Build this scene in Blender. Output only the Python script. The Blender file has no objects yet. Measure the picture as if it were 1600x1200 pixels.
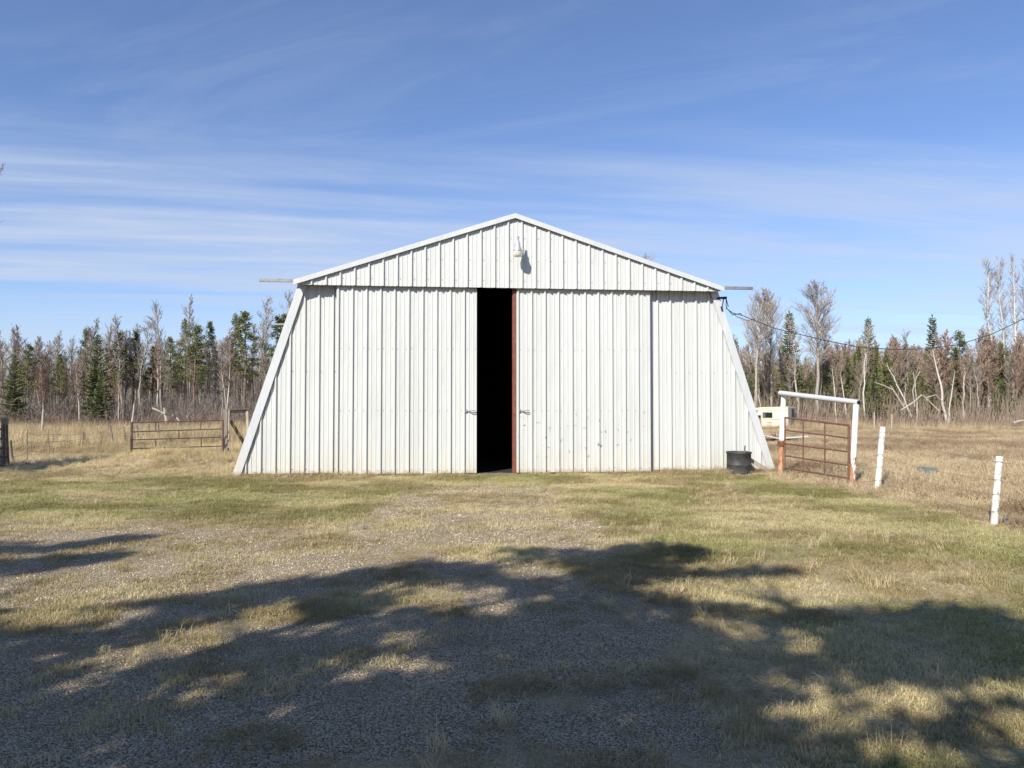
import bpy, math, random
import numpy as np
from mathutils import Vector, Matrix

random.seed(7)
rng = np.random.default_rng(7)
scene = bpy.context.scene
R = math.radians

# ------------------------------------------------------------------ camera
CAMH, FPX, PITCH = 1.58, 1110.0, math.atan(30 / 1110.0)
cam_data = bpy.data.cameras.new("camera")
cam = bpy.data.objects.new("camera", cam_data)
scene.collection.objects.link(cam)
cam_data.sensor_fit = 'HORIZONTAL'
cam_data.sensor_width = 36.0
cam_data.lens = 36.0 * FPX / 1600.0
cam_data.clip_start = 0.05
cam_data.clip_end = 8000.0
cam.location = (0, 0, CAMH)
cam.rotation_euler = (math.pi / 2 + PITCH, 0, 0)
scene.camera = cam

# ------------------------------------------------------------------ sky and sun
SUN_EL, SUN_AZ = R(35.0), R(30.0)          # behind the viewer, to the left
SUN = Vector((-math.sin(SUN_AZ) * math.cos(SUN_EL), -math.cos(SUN_AZ) * math.cos(SUN_EL), math.sin(SUN_EL)))
world = bpy.data.worlds.new("World")
scene.world = world
world.use_nodes = True
wn, wl = world.node_tree.nodes, world.node_tree.links
wn.clear()
w_out = wn.new('ShaderNodeOutputWorld')
w_bg = wn.new('ShaderNodeBackground')
w_bg.inputs['Strength'].default_value = 0.086
w_sky = wn.new('ShaderNodeTexSky')
w_sky.sky_type = 'NISHITA'
w_sky.sun_disc = False
w_sky.sun_elevation = SUN_EL
w_sky.sun_rotation = R(210.0)
w_sky.altitude = 700
w_sky.air_density = 1.0
w_sky.dust_density = 0.25
w_sky.ozone_density = 4.0
w_tc = wn.new('ShaderNodeTexCoord')


def w_math(op, a, b=None, c=None, clamp=False):
    n = wn.new('ShaderNodeMath')
    n.operation = op
    n.use_clamp = clamp
    for i, v in enumerate((a, b, c)):
        if v is None:
            continue
        if isinstance(v, (int, float)):
            n.inputs[i].default_value = v
        else:
            wl.new(v, n.inputs[i])
    return n.outputs[0]


def w_noise(scale, rot, loc, detail=6, rough=0.55, dist=0.0):
    mp = wn.new('ShaderNodeMapping')
    mp.inputs['Scale'].default_value = scale
    mp.inputs['Rotation'].default_value = rot
    mp.inputs['Location'].default_value = loc
    wl.new(w_tc.outputs['Generated'], mp.inputs['Vector'])
    n = wn.new('ShaderNodeTexNoise')
    n.inputs['Scale'].default_value = 1.0
    n.inputs['Detail'].default_value = detail
    n.inputs['Roughness'].default_value = rough
    n.inputs['Distortion'].default_value = dist
    wl.new(mp.outputs[0], n.inputs['Vector'])
    return n.outputs['Fac']


def w_ramp(v, a, b):
    n = wn.new('ShaderNodeMapRange')
    n.interpolation_type = 'SMOOTHSTEP'
    n.inputs['From Min'].default_value = a
    n.inputs['From Max'].default_value = b
    wl.new(v, n.inputs['Value'])
    return n.outputs[0]


w_sep = wn.new('ShaderNodeSeparateXYZ')
wl.new(w_tc.outputs['Generated'], w_sep.inputs[0])
w_z = w_sep.outputs['Z']
# cirrus spread on a flat layer overhead: direction / height, so streaks run straight and crowd towards the horizon
w_h = w_math('ADD', w_math('MAXIMUM', w_z, 0.0), 0.025)
w_px = w_math('DIVIDE', w_sep.outputs['X'], w_h)
w_py = w_math('DIVIDE', w_sep.outputs['Y'], w_h)


def w_layer(sx, sy, shear, off, detail, rough, dist):
    cb = wn.new('ShaderNodeCombineXYZ')
    wl.new(w_math('MULTIPLY', w_px, sx), cb.inputs[0])
    wl.new(w_math('MULTIPLY', w_math('SUBTRACT', w_py, w_math('MULTIPLY', w_px, shear)), sy), cb.inputs[1])
    cb.inputs[2].default_value = off
    n = wn.new('ShaderNodeTexNoise')
    n.inputs['Scale'].default_value = 1.0
    n.inputs['Detail'].default_value = detail
    n.inputs['Roughness'].default_value = rough
    n.inputs['Distortion'].default_value = dist
    wl.new(cb.outputs[0], n.inputs['Vector'])
    return n.outputs['Fac']


band = w_ramp(w_layer(0.11, 0.62, 0.16, 14.2, 7, 0.55, 0.35), 0.39, 0.58)
fibre = w_ramp(w_layer(0.55, 2.6, 0.22, 8.1, 6, 0.62, 0.6), 0.28, 0.72)
region = w_ramp(w_layer(0.10, 0.10, 0.0, 1.3, 2, 0.5, 0.0), 0.28, 0.52)
band = w_math('MULTIPLY', band, w_math('ADD', w_math('MULTIPLY', fibre, 0.55), 0.45))
band = w_math('MULTIPLY', band, w_math('ADD', w_math('MULTIPLY', region, 0.4), 0.6))
low = w_math('MULTIPLY', w_ramp(w_z, 0.40, 0.25), 0.95)
wisp = w_ramp(w_layer(0.7, 1.7, -0.35, 5.5, 8, 0.66, 0.9), 0.46, 0.76)
wisp = w_math('ADD', w_math('MULTIPLY', wisp, 0.13), 0.05)
cl = w_math('ADD', w_math('MULTIPLY', band, low), wisp, clamp=True)
cl = w_math('MAXIMUM', cl, w_math('MULTIPLY', w_ramp(w_z, 0.20, 0.03), 0.62))      # thin haze along the whole horizon
w_mix = wn.new('ShaderNodeMix')
w_mix.data_type = 'RGBA'
wl.new(cl, w_mix.inputs['Factor'])
w_tint = wn.new('ShaderNodeMix')
w_tint.data_type = 'RGBA'
w_tint.blend_type = 'MULTIPLY'
w_tint.inputs['Factor'].default_value = 1.0
wl.new(w_sky.outputs[0], w_tint.inputs['A'])
w_tint.inputs['B'].default_value = (1.06, 1.11, 1.29, 1)
wl.new(w_tint.outputs['Result'], w_mix.inputs['A'])
w_mix.inputs['B'].default_value = (4.8, 5.5, 6.8, 1)
wl.new(w_mix.outputs['Result'], w_bg.inputs['Color'])
wl.new(w_bg.outputs[0], w_out.inputs['Surface'])

sun_data = bpy.data.lights.new("sun", 'SUN')
sun_data.energy = 5.0
sun_data.angle = R(0.53)
sun_data.color = (1.0, 0.93, 0.82)
sun = bpy.data.objects.new("sun", sun_data)
scene.collection.objects.link(sun)
sun.rotation_euler = (-SUN).to_track_quat('-Z', 'Y').to_euler()
sun.location = (-20, -30, 40)

vs = scene.view_settings
vs.view_transform = 'Standard'
vs.look = 'None'
vs.exposure = 0.55
vs.gamma = 1.0
vs.use_curve_mapping = False
scene.render.engine = 'CYCLES'
scene.cycles.max_bounces = 6
scene.cycles.diffuse_bounces = 3
scene.cycles.transmission_bounces = 4
scene.render.resolution_x = 1024
scene.render.resolution_y = 768


# ------------------------------------------------------------------ helpers
def ray(px, py):
    u, v = (px - 800) / FPX, (600 - py) / FPX
    return u, math.cos(PITCH) - v * math.sin(PITCH), math.sin(PITCH) + v * math.cos(PITCH)


def at(px, py, Y):
    x, y, z = ray(px, py)
    t = Y / y
    return Vector((x * t, Y, CAMH + z * t))


def gnd(px, py, z0=0.0):
    x, y, z = ray(px, py)
    t = (z0 - CAMH) / z
    return Vector((x * t, y * t, z0))


def hash2(ix, iy, s):
    v = np.sin(ix * 127.1 + iy * 311.7 + s * 74.7) * 43758.5453
    return v - np.floor(v)


def vnoise(x, y, s=0):
    x, y = np.asarray(x, float), np.asarray(y, float)
    ix, iy = np.floor(x), np.floor(y)
    fx, fy = x - ix, y - iy
    fx, fy = fx * fx * (3 - 2 * fx), fy * fy * (3 - 2 * fy)
    a, b = hash2(ix, iy, s), hash2(ix + 1, iy, s)
    c, d = hash2(ix, iy + 1, s), hash2(ix + 1, iy + 1, s)
    return (a * (1 - fx) + b * fx) * (1 - fy) + (c * (1 - fx) + d * fx) * fy


def fbm(x, y, s=0, o=4):
    t, a, w = 0.0, 0.5, 0.0
    for i in range(o):
        t = t + a * vnoise(x * 2 ** i, y * 2 ** i, s + i * 13)
        w += a
        a *= 0.5
    return t / w


def sst(a, b, v):
    t = np.clip((np.asarray(v, float) - a) / (b - a), 0, 1)
    return t * t * (3 - 2 * t)


def height(x, y):
    x, y = np.asarray(x, float), np.asarray(y, float)
    d = np.hypot(x, y)
    h = -0.30 * sst(24, 48, y)
    h = h + 0.05 * (fbm(x * 0.35, y * 0.35, 3) - 0.5) * sst(0, 3, y) * (1 - sst(13.5, 15.5, y))
    h = h + 0.36 * np.exp(-(((x + 8.6) / 1.9) ** 2 + ((y - 17.6) / 1.3) ** 2))
    h = h + 0.5 * (fbm(x * 0.08, y * 0.08, 5) - 0.5) * sst(26, 50, y)
    fx = 6.9 - 0.1 * y
    h = h + 0.10 * (fbm(x * 0.5, y * 0.5, 9) - 0.6) * sst(0.3, 1.5, x - fx) * sst(0, 4, y)
    return h


def hz(x, y):
    return float(height(x, y))


class MB:
    """collects faces for one mesh object"""
    def __init__(self):
        self.v, self.f = [], []

    def quad(self, a, b, c, d):
        n = len(self.v)
        self.v += [tuple(a), tuple(b), tuple(c), tuple(d)]
        self.f.append((n, n + 1, n + 2, n + 3))

    def tri(self, a, b, c):
        n = len(self.v)
        self.v += [tuple(a), tuple(b), tuple(c)]
        self.f.append((n, n + 1, n + 2))

    def box(self, x0, x1, y0, y1, z0, z1):
        n = len(self.v)
        self.v += [(x, y, z) for z in (z0, z1) for y in (y0, y1) for x in (x0, x1)]
        for f in ((0, 2, 3, 1), (4, 5, 7, 6), (0, 1, 5, 4), (2, 6, 7, 3), (0, 4, 6, 2), (1, 3, 7, 5)):
            self.f.append(tuple(n + i for i in f))
        return self

    def bar(self, p, q, w, t, up=(0, 0, 1)):
        """rectangular bar from p to q, w across, t along 'up'"""
        p, q, up = Vector(p), Vector(q), Vector(up)
        d = (q - p).normalized()
        s = d.cross(up).normalized()
        u = s.cross(d).normalized()
        n = len(self.v)
        for e in (p, q):
            for a, b in ((-1, -1), (1, -1), (1, 1), (-1, 1)):
                self.v.append(tuple(e + s * a * w / 2 + u * b * t / 2))
        for f in ((0, 1, 2, 3), (7, 6, 5, 4), (0, 4, 5, 1), (1, 5, 6, 2), (2, 6, 7, 3), (3, 7, 4, 0)):
            self.f.append(tuple(n + i for i in f))
        return self

    def tube(self, pts, rad, n=6, caps=True):
        pts = [Vector(p) for p in pts]
        if isinstance(rad, (int, float)):
            rad = [rad] * len(pts)
        d0 = (pts[-1] - pts[0])
        ref = Vector((0, 0, 1)) if abs(d0.normalized().z) < 0.9 else Vector((1, 0, 0))
        base = len(self.v)
        for i, p in enumerate(pts):
            a = pts[max(i - 1, 0)]
            b = pts[min(i + 1, len(pts) - 1)]
            d = (b - a).normalized()
            s = d.cross(ref).normalized()
            u = s.cross(d)
            for k in range(n):
                th = 2 * math.pi * k / n
                self.v.append(tuple(p + (s * math.cos(th) + u * math.sin(th)) * rad[i]))
        for i in range(len(pts) - 1):
            for k in range(n):
                a, b = base + i * n + k, base + i * n + (k + 1) % n
                self.f.append((a, b, b + n, a + n))
        if caps:
            self.f.append(tuple(base + k for k in reversed(range(n))))
            self.f.append(tuple(base + (len(pts) - 1) * n + k for k in range(n)))
        return self

    def spike(self, p, q, r):
        """three-sided twig from p tapering to q"""
        d = q - p
        if d.length < 1e-5:
            return
        d.normalize()
        s = d.cross(Vector((0.31, 0.52, 0.79))).normalized()
        u = s.cross(d)
        n = len(self.v)
        for k in range(3):
            th = 2.0944 * k
            self.v.append(tuple(p + (s * math.cos(th) + u * math.sin(th)) * r))
        self.v.append(tuple(q))
        self.f += [(n, n + 1, n + 3), (n + 1, n + 2, n + 3), (n + 2, n, n + 3)]

    def lathe(self, prof, c=(0, 0, 0), n=16):
        base = len(self.v)
        for r, z in prof:
            for k in range(n):
                th = 2 * math.pi * k / n
                self.v.append((c[0] + r * math.cos(th), c[1] + r * math.sin(th), c[2] + z))
        for i in range(len(prof) - 1):
            for k in range(n):
                a, b = base + i * n + k, base + i * n + (k + 1) % n
                self.f.append((a, b, b + n, a + n))
        return self

    def mesh(self, name, mat, smooth=False):
        me = bpy.data.meshes.new(name)
        me.from_pydata(self.v, [], self.f)
        if mat:
            me.materials.append(mat)
        if smooth:
            me.polygons.foreach_set('use_smooth', [True] * len(me.polygons))
        me.update()
        return me

    def build(self, name, mat, parent=None, smooth=False):
        o = bpy.data.objects.new(name, self.mesh(name, mat, smooth))
        scene.collection.objects.link(o)
        o.parent = parent
        return o


def tag(o, label, cat, group=None, kind=None):
    if label:
        o['label'] = label
    if cat:
        o['category'] = cat
    if group:
        o['group'] = group
    if kind:
        o['kind'] = kind
    return o


def empty(name, loc, rz=0.0):
    o = bpy.data.objects.new(name, None)
    o.empty_display_size = 0.2
    o.location = loc
    o.rotation_euler = (0, 0, rz)
    scene.collection.objects.link(o)
    return o


def obj(name, me, parent=None, loc=None):
    o = bpy.data.objects.new(name, me)
    scene.collection.objects.link(o)
    o.parent = parent
    if loc is not None:
        o.location = loc
    return o


# ------------------------------------------------------------------ materials
class NT:
    def __init__(self, name):
        self.m = bpy.data.materials.new(name)
        self.m.use_nodes = True
        self.t = self.m.node_tree
        self.b = self.t.nodes['Principled BSDF']
        self.tc = None

    def n(self, typ, **kw):
        nd = self.t.nodes.new('ShaderNode' + typ)
        for k, v in kw.items():
            setattr(nd, k, v)
        return nd

    def put(self, sock, v):
        if isinstance(v, (int, float)):
            sock.default_value = v
        elif isinstance(v, (tuple, list)):
            sock.default_value = tuple(v) + ((1,) if len(v) == 3 and sock.type == 'RGBA' else ())
        else:
            self.t.links.new(v, sock)

    def co(self, which='Object'):
        if self.tc is None:
            self.tc = self.n('TexCoord')
        return self.tc.outputs[which]

    def geo(self):
        return self.n('NewGeometry').outputs['Position']

    def noise(self, scale=1.0, vec=None, sc=(1, 1, 1), detail=4, rough=0.55, dist=0.0, color=False):
        mp = self.n('Mapping')
        mp.inputs['Scale'].default_value = sc
        self.put(mp.inputs['Vector'], vec if vec is not None else self.co())
        nd = self.n('TexNoise')
        nd.inputs['Scale'].default_value = scale
        nd.inputs['Detail'].default_value = detail
        nd.inputs['Roughness'].default_value = rough
        nd.inputs['Distortion'].default_value = dist
        self.t.links.new(mp.outputs[0], nd.inputs['Vector'])
        return nd.outputs['Color' if color else 'Fac']

    def ramp(self, v, a, b, lo=0.0, hi=1.0):
        nd = self.n('MapRange', interpolation_type='SMOOTHSTEP')
        for k, x in (('From Min', a), ('From Max', b), ('To Min', lo), ('To Max', hi)):
            nd.inputs[k].default_value = x
        self.put(nd.inputs['Value'], v)
        return nd.outputs[0]

    def mix(self, f, a, b, blend='MIX'):
        nd = self.n('Mix', data_type='RGBA', blend_type=blend)
        self.put(nd.inputs['Factor'], f)
        self.put(nd.inputs['A'], a)
        self.put(nd.inputs['B'], b)
        return nd.outputs['Result']

    def math(self, op, a, b=0.0):
        nd = self.n('Math', operation=op)
        self.put(nd.inputs[0], a)
        self.put(nd.inputs[1], b)
        return nd.outputs[0]

    def attr(self, name, typ='GEOMETRY'):
        nd = self.n('Attribute', attribute_name=name, attribute_type=typ)
        return nd.outputs['Fac']

    def sep(self, vec):
        nd = self.n('SeparateXYZ')
        self.put(nd.inputs[0], vec)
        return nd.outputs

    def rand(self):
        return self.n('ObjectInfo').outputs['Random']

    def bump(self, h, strength=0.3, dist=0.02):
        nd = self.n('Bump')
        nd.inputs['Strength'].default_value = strength
        nd.inputs['Distance'].default_value = dist
        self.put(nd.inputs['Height'], h)
        self.t.links.new(nd.outputs[0], self.b.inputs['Normal'])

    def done(self, col, rough=0.8, metal=0.0, spec=None):
        self.put(self.b.inputs['Base Color'], col)
        self.put(self.b.inputs['Roughness'], rough)
        self.put(self.b.inputs['Metallic'], metal)
        if spec is not None:
            self.b.inputs['Specular IOR Level'].default_value = spec
        return self.m


def mat_sheet(name, tone, scuff=False):
    t = NT(name)
    z = t.sep(t.co())[2]
    fade = t.noise(0.8, sc=(1.5, 1, 0.5), detail=4)
    col = t.mix(t.ramp(fade, 0.3, 0.7), tone, tuple(c * 0.93 for c in tone))
    streak = t.noise(2.0, sc=(16, 1, 0.7), detail=3)
    col = t.mix(t.math('MULTIPLY', t.ramp(streak, 0.52, 0.8), 0.28), col, (0.60, 0.58, 0.48))
    low = t.math('MULTIPLY', t.ramp(z, 0.75, 0.02), t.ramp(t.noise(3.0, sc=(4, 1, 0.8)), 0.30, 0.70))
    col = t.mix(t.math('MULTIPLY', low, 0.60), col, (0.52, 0.47, 0.34))
    grime = t.math('MULTIPLY', t.ramp(z, 0.14, 0.0), t.ramp(t.noise(9.0, sc=(1, 1, 1.5)), 0.35, 0.6))
    col = t.mix(t.math('MULTIPLY', grime, 0.8), col, (0.24, 0.16, 0.09))
    col = t.mix(t.math('MULTIPLY', t.rand(), 0.22), col, (0.42, 0.45, 0.44))
    rustn = t.math('MULTIPLY', t.ramp(t.noise(5.0, sc=(9, 1, 0.5), detail=3), 0.66, 0.78), t.ramp(t.noise(0.7), 0.45, 0.6))
    col = t.mix(t.math('MULTIPLY', rustn, 0.30), col, (0.34, 0.24, 0.15))
    if scuff:
        m = t.ramp(t.noise(7.0, sc=(1.0, 1, 1.3), detail=2, rough=0.4), 0.64, 0.68)
        m2 = t.ramp(t.noise(30.0, sc=(1.0, 1, 0.35), detail=2), 0.50, 0.60)
        zone = t.math('MULTIPLY', t.ramp(z, 0.25, 0.5), t.ramp(z, 1.7, 1.1))
        m = t.math('MULTIPLY', t.math('MULTIPLY', m, m2), zone)
        col = t.mix(t.math('MULTIPLY', m, 0.85), col, (0.07, 0.07, 0.07))
    t.bump(t.noise(1.0, sc=(3.2, 1, 1.1), detail=3), 1.0, 0.022)
    return t.done(col, t.ramp(fade, 0.2, 0.8, 0.36, 0.5))


M = {}
M['sheet'] = mat_sheet('white_painted_steel', (0.535, 0.555, 0.552))
M['sheet_scuffed'] = mat_sheet('white_painted_steel_scuffed', (0.535, 0.555, 0.552), True)
M['trim'] = mat_sheet('white_trim_steel', (0.505, 0.53, 0.555))


def simple(name, col, rough=0.7, var=0.25, scale=6.0, metal=0.0, sc=(1, 1, 1), bump=0.0, col2=None):
    t = NT(name)
    n = t.noise(scale, sc=sc, detail=5)
    c2 = col2 if col2 else tuple(c * (1 - var) for c in col)
    c = t.mix(t.ramp(n, 0.32, 0.68), col, c2)
    if bump:
        t.bump(n, bump, 0.02)
    return t.done(c, rough, metal)


M['galv'] = simple('galvanised_steel', (0.30, 0.31, 0.33), 0.45, 0.3, 12, 0.5)
M['inner_shade'] = simple('barn_inner_shade', (0.028, 0.024, 0.020), 0.95)  # near-black colour that keeps the barn inside as dark as shade
M['dark_soil'] = simple('dark_barn_floor', (0.022, 0.019, 0.016), 1.0, 0.4, 9, bump=0.5)  # soil kept near-black so sunlit floor behind the gap reads as shade
M['red_oxide'] = simple('red_oxide_primer', (0.20, 0.065, 0.045), 0.7, 0.35, 8)
M['rust'] = simple('rusty_pipe', (0.17, 0.085, 0.055), 0.85, 0.4, 18, col2=(0.11, 0.05, 0.035), bump=0.3)
M['rust_dark'] = simple('dark_rusty_pipe', (0.145, 0.095, 0.072), 0.85, 0.4, 18, bump=0.3)
M['black'] = simple('black_plastic', (0.012, 0.012, 0.013), 0.55)
M['drum'] = simple('weathered_black_drum', (0.022, 0.024, 0.028), 0.6, 0.3, 9, col2=(0.05, 0.048, 0.045), bump=0.2)
M['screw'] = simple('weathered_screw', (0.16, 0.15, 0.14), 0.6)
M['wood_grey'] = simple('weathered_grey_wood', (0.23, 0.20, 0.17), 0.9, 0.45, 5, sc=(6, 6, 0.6), bump=0.6)
M['wood_brown'] = simple('weathered_brown_board', (0.17, 0.115, 0.075), 0.9, 0.45, 5, sc=(1, 6, 6), bump=0.5)
M['bleached'] = simple('bleached_dead_wood', (0.42, 0.375, 0.31), 0.9, 0.35, 5, sc=(3, 3, 0.8), bump=0.3)
M['cream'] = simple('cream_camper_siding', (0.66, 0.60, 0.46), 0.55, 0.12, 3)
M['camper_rear_shade'] = simple('shaded_camper_rear', (0.42, 0.42, 0.40), 0.6, 0.2, 4)  # shade of the turned-away rear is put into this grey
M['glass'] = simple('dark_window_glass', (0.015, 0.017, 0.02), 0.12)
M['grey_panel'] = simple('grey_green_metal', (0.17, 0.20, 0.19), 0.6, 0.2, 6)
M['wire'] = simple('old_fence_wire', (0.20, 0.155, 0.13), 0.6, 0.2, 20, 0.4)
M['lamp_metal'] = simple('lamp_aluminium', (0.62, 0.63, 0.66), 0.35, 0.15, 9, 0.55)

t = NT('lamp_refractor_acrylic')
c = t.mix(t.ramp(t.noise(14, sc=(1, 1, 0.2)), 0.35, 0.65), (0.74, 0.73, 0.66), (0.60, 0.59, 0.52))
t.b.inputs['Transmission Weight'].default_value = 0.25
M['acrylic'] = t.done(c, 0.25)

# white paint peeling off rusty pipe; lower part barer
t = NT('peeling_white_pipe')
z = t.sep(t.co())[2]
n1 = t.noise(5, sc=(3, 3, 1.0), detail=5)
k = t.ramp(t.math('ADD', n1, t.ramp(z, 1.35, 0.10, -0.20, 0.10)), 0.52, 0.60)
c = t.mix(k, (0.80, 0.79, 0.76), t.mix(t.noise(14), (0.30, 0.12, 0.05), (0.42, 0.22, 0.11)))
M['peel'] = t.done(c, 0.6)
t = NT('half_rusted_white_pipe')
z = t.sep(t.co())[2]
n1 = t.noise(6, sc=(3, 3, 1.0), detail=5)
k = t.ramp(t.math('ADD', n1, t.ramp(z, 0.92, 0.66, -0.45, 0.45)), 0.45, 0.58)
c = t.mix(k, (0.82, 0.81, 0.78), t.mix(t.ramp(t.noise(7, sc=(2, 2, 1)), 0.4, 0.65), (0.30, 0.11, 0.045), (0.50, 0.30, 0.18)))
M['half_rust'] = t.done(c, 0.65)
t = NT('whitewashed_post')
n1 = t.noise(7, sc=(3, 3, 0.7), detail=6)
spots = t.ramp(t.noise(22, sc=(1, 1, 0.8), detail=3), 0.60, 0.68)
c = t.mix(t.ramp(n1, 0.35, 0.70), (0.74, 0.73, 0.70), (0.50, 0.48, 0.43))
c = t.mix(spots, c, (0.16, 0.14, 0.12))
t.bump(n1, 0.4, 0.02)
M['post_white'] = t.done(c, 0.8)


def mat_bark(name, pale, dark, amount):
    t = NT(name)
    n = t.noise(3.0, sc=(2, 2, 3.2), detail=4)
    rnd = t.rand()
    c = t.mix(t.ramp(n, amount, amount + 0.14), pale, dark)
    c = t.mix(t.math('MULTIPLY', rnd, 0.5), c, tuple(x * 0.55 for x in pale))
    return t.done(c, 0.9)


M['aspen_bark'] = mat_bark('aspen_bark', (0.37, 0.335, 0.275), (0.10, 0.085, 0.07), 0.58)
M['birch_bark'] = mat_bark('birch_bark', (0.56, 0.53, 0.47), (0.14, 0.12, 0.10), 0.60)
M['grey_bark'] = mat_bark('grey_bark', (0.20, 0.17, 0.145), (0.08, 0.068, 0.058), 0.50)
M['pine_bark'] = mat_bark('pine_bark', (0.20, 0.14, 0.10), (0.07, 0.055, 0.045), 0.48)


def mat_twig(name, c1, c2):
    t = NT(name)
    c = t.mix(t.rand(), c1, c2)
    c = t.mix(t.ramp(t.noise(0.9), 0.35, 0.65), c, tuple(x * 0.65 for x in c2))
    return t.done(c, 0.9)


M['twig_grey'] = mat_twig('grey_twigs', (0.38, 0.33, 0.275), (0.28, 0.235, 0.20))
M['twig_pale'] = mat_twig('pale_grey_twigs', (0.42, 0.38, 0.34), (0.33, 0.29, 0.26))
M['twig_red'] = mat_twig('red_brown_twigs', (0.32, 0.195, 0.135), (0.31, 0.225, 0.175))
M['twig_brown'] = mat_twig('brown_twigs', (0.28, 0.21, 0.15), (0.32, 0.26, 0.20))


def mat_needle(name, c1, c2):
    t = NT(name)
    c = t.mix(t.rand(), c1, c2)
    n = t.noise(1.6, detail=3)
    c = t.mix(t.ramp(n, 0.35, 0.68), c, tuple(x * 1.5 for x in c2))
    return t.done(c, 0.75, spec=0.25)


M['spruce'] = mat_needle('spruce_needles', (0.066, 0.086, 0.034), (0.092, 0.106, 0.042))
M['pine'] = mat_needle('pine_needles', (0.080, 0.100, 0.034), (0.115, 0.122, 0.042))

# ------------------------------------------------------------------ ground
def zones(x, y):
    """gravel, green, field weights of the ground"""
    wx = x + 1.1 * (fbm(x * 0.7, y * 0.7, 21) - 0.5) + 0.3 * (fbm(x * 3, y * 3, 22) - 0.5)
    wy = y + 2.4 * (fbm(x * 0.45, y * 0.45, 31) - 0.5) + 0.4 * (fbm(x * 3, y * 3, 32) - 0.5)
    fx = 6.45 - 0.148 * (wy - 8.8)
    field = np.maximum(sst(-0.15, 0.25, wx - fx), sst(15.4, 16.6, wy))
    g = sst(-0.5, 0.5, 1.25 - wx) * np.maximum(sst(-0.9, 0.9, 9.6 - wy), sst(-0.5, 0.6, wx + 1.9) * sst(-0.8, 0.8, 13.4 - wy))
    drive = g
    patch = fbm(x * 1.3, y * 1.3, 41)
    g = g * (1 - 0.62 * sst(0.52, 0.66, patch)) * (1 - field)
    gr = sst(0.40, 0.64, fbm(x * 0.55, y * 0.8, 51, 5))
    band = sst(9.0, 10.2, y) * (1 - sst(13.6, 15.0, y)) * (1 - sst(-2.0, -0.8, x))
    gr = np.maximum(gr * 0.72, band * (0.05 + 0.75 * sst(0.38, 0.62, fbm(x * 0.9, y * 1.6, 55))))
    edge = np.exp(-((wx - fx + 1.0) / 0.8) ** 2) * sst(5, 7, y)
    gr = np.clip(np.maximum(gr, edge * 0.5), 0, 1) * (1 - field) * (1 - 0.72 * drive)
    return g, gr, field


def axis(near, far, step, growth, lo, hi):
    out = list(np.arange(near, far + 1e-6, step))
    s, p = step, out[-1]
    while p < hi:
        s *= growth
        p += s
        out.append(p)
    s, p = step, out[0]
    pre = []
    while p > lo:
        s *= growth
        p -= s
        pre.append(p)
    return np.array(pre[::-1] + out)


gx = axis(-9.0, 9.0, 0.15, 1.10, -3500, 3500)
gy = axis(2.0, 17.0, 0.13, 1.07, -400, 4500)
GX, GY = np.meshgrid(gx, gy)
GZ = height(GX, GY)
nv = GX.size
gv = np.stack([GX.ravel(), GY.ravel(), GZ.ravel()], 1)
nxg, nyg = len(gx), len(gy)
ii = np.arange(nyg - 1)[:, None] * nxg + np.arange(nxg - 1)[None, :]
gf = np.stack([ii, ii + 1, ii + 1 + nxg, ii + nxg], -1).reshape(-1, 4)
gme = bpy.data.meshes.new('ground')
gme.from_pydata(gv.tolist(), [], gf.tolist())
gme.polygons.foreach_set('use_smooth', [True] * len(gme.polygons))
zg, zgr, zf = zones(GX.ravel(), GY.ravel())
for nm, arr in (('gravel', zg), ('green', zgr), ('field', zf)):
    a = gme.attributes.new(nm, 'FLOAT', 'POINT')
    a.data.foreach_set('value', arr.astype(np.float32))

t = NT('yard_and_field_ground')
P = t.geo()
vor = t.n('TexVoronoi', feature='F1')
vor.inputs['Scale'].default_value = 98.0
t.put(vor.inputs['Vector'], P)
vor2 = t.n('TexVoronoi', feature='F1')
vor2.inputs['Scale'].default_value = 44.0
t.put(vor2.inputs['Vector'], P)
cellv = t.sep(vor.outputs['Color'])[0]
stone = t.mix(cellv, (0.23, 0.185, 0.115), (0.66, 0.55, 0.38))
stone = t.mix(t.ramp(t.sep(vor2.outputs['Color'])[1], 0.80, 0.95), stone, (0.52, 0.47, 0.38))
stone = t.mix(t.ramp(vor.outputs['Distance'], 0.48, 0.70), stone, (0.15, 0.115, 0.075))
stone = t.mix(t.ramp(t.noise(1.4, P), 0.45, 0.70), stone, t.mix(0.4, stone, (0.20, 0.15, 0.09)))
fine = t.noise(38, P, detail=5, rough=0.7)
thatch = t.mix(t.ramp(fine, 0.30, 0.68), (0.24, 0.185, 0.10), (0.56, 0.46, 0.28))
moss = t.mix(t.ramp(fine, 0.30, 0.68), (0.11, 0.13, 0.045), (0.27, 0.27, 0.105))
lawn = t.mix(t.math('MULTIPLY', t.attr('green'), 0.75), thatch, moss)
big = t.noise(0.22, P, detail=5)
fld = t.mix(t.ramp(t.math('ADD', t.math('MULTIPLY', big, 0.5), t.math('MULTIPLY', t.noise(0.35, P, sc=(0.5, 1.6, 1), detail=5), 0.5)), 0.42, 0.58), (0.52, 0.42, 0.285), (0.33, 0.25, 0.175))
fld = t.mix(t.ramp(t.noise(9, P, sc=(1, 1, 1), detail=5), 0.3, 0.7), fld, t.mix(0.5, fld, (0.62, 0.50, 0.32)))
col = t.mix(t.ramp(t.math('ADD', t.attr('gravel'), t.math('MULTIPLY', t.math('SUBTRACT', fine, 0.5), 0.9)), 0.32, 0.58), lawn, stone)
col = t.mix(t.attr('field'), col, fld)
hgt = t.math('ADD', t.math('MULTIPLY', vor.outputs['Distance'], -0.8), fine)
t.bump(hgt, 0.9, 0.02)
M['ground'] = t.done(col, 0.95, spec=0.2)
gme.materials.append(M['ground'])
ground = obj('ground', gme)
ground['kind'] = 'structure'

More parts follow.
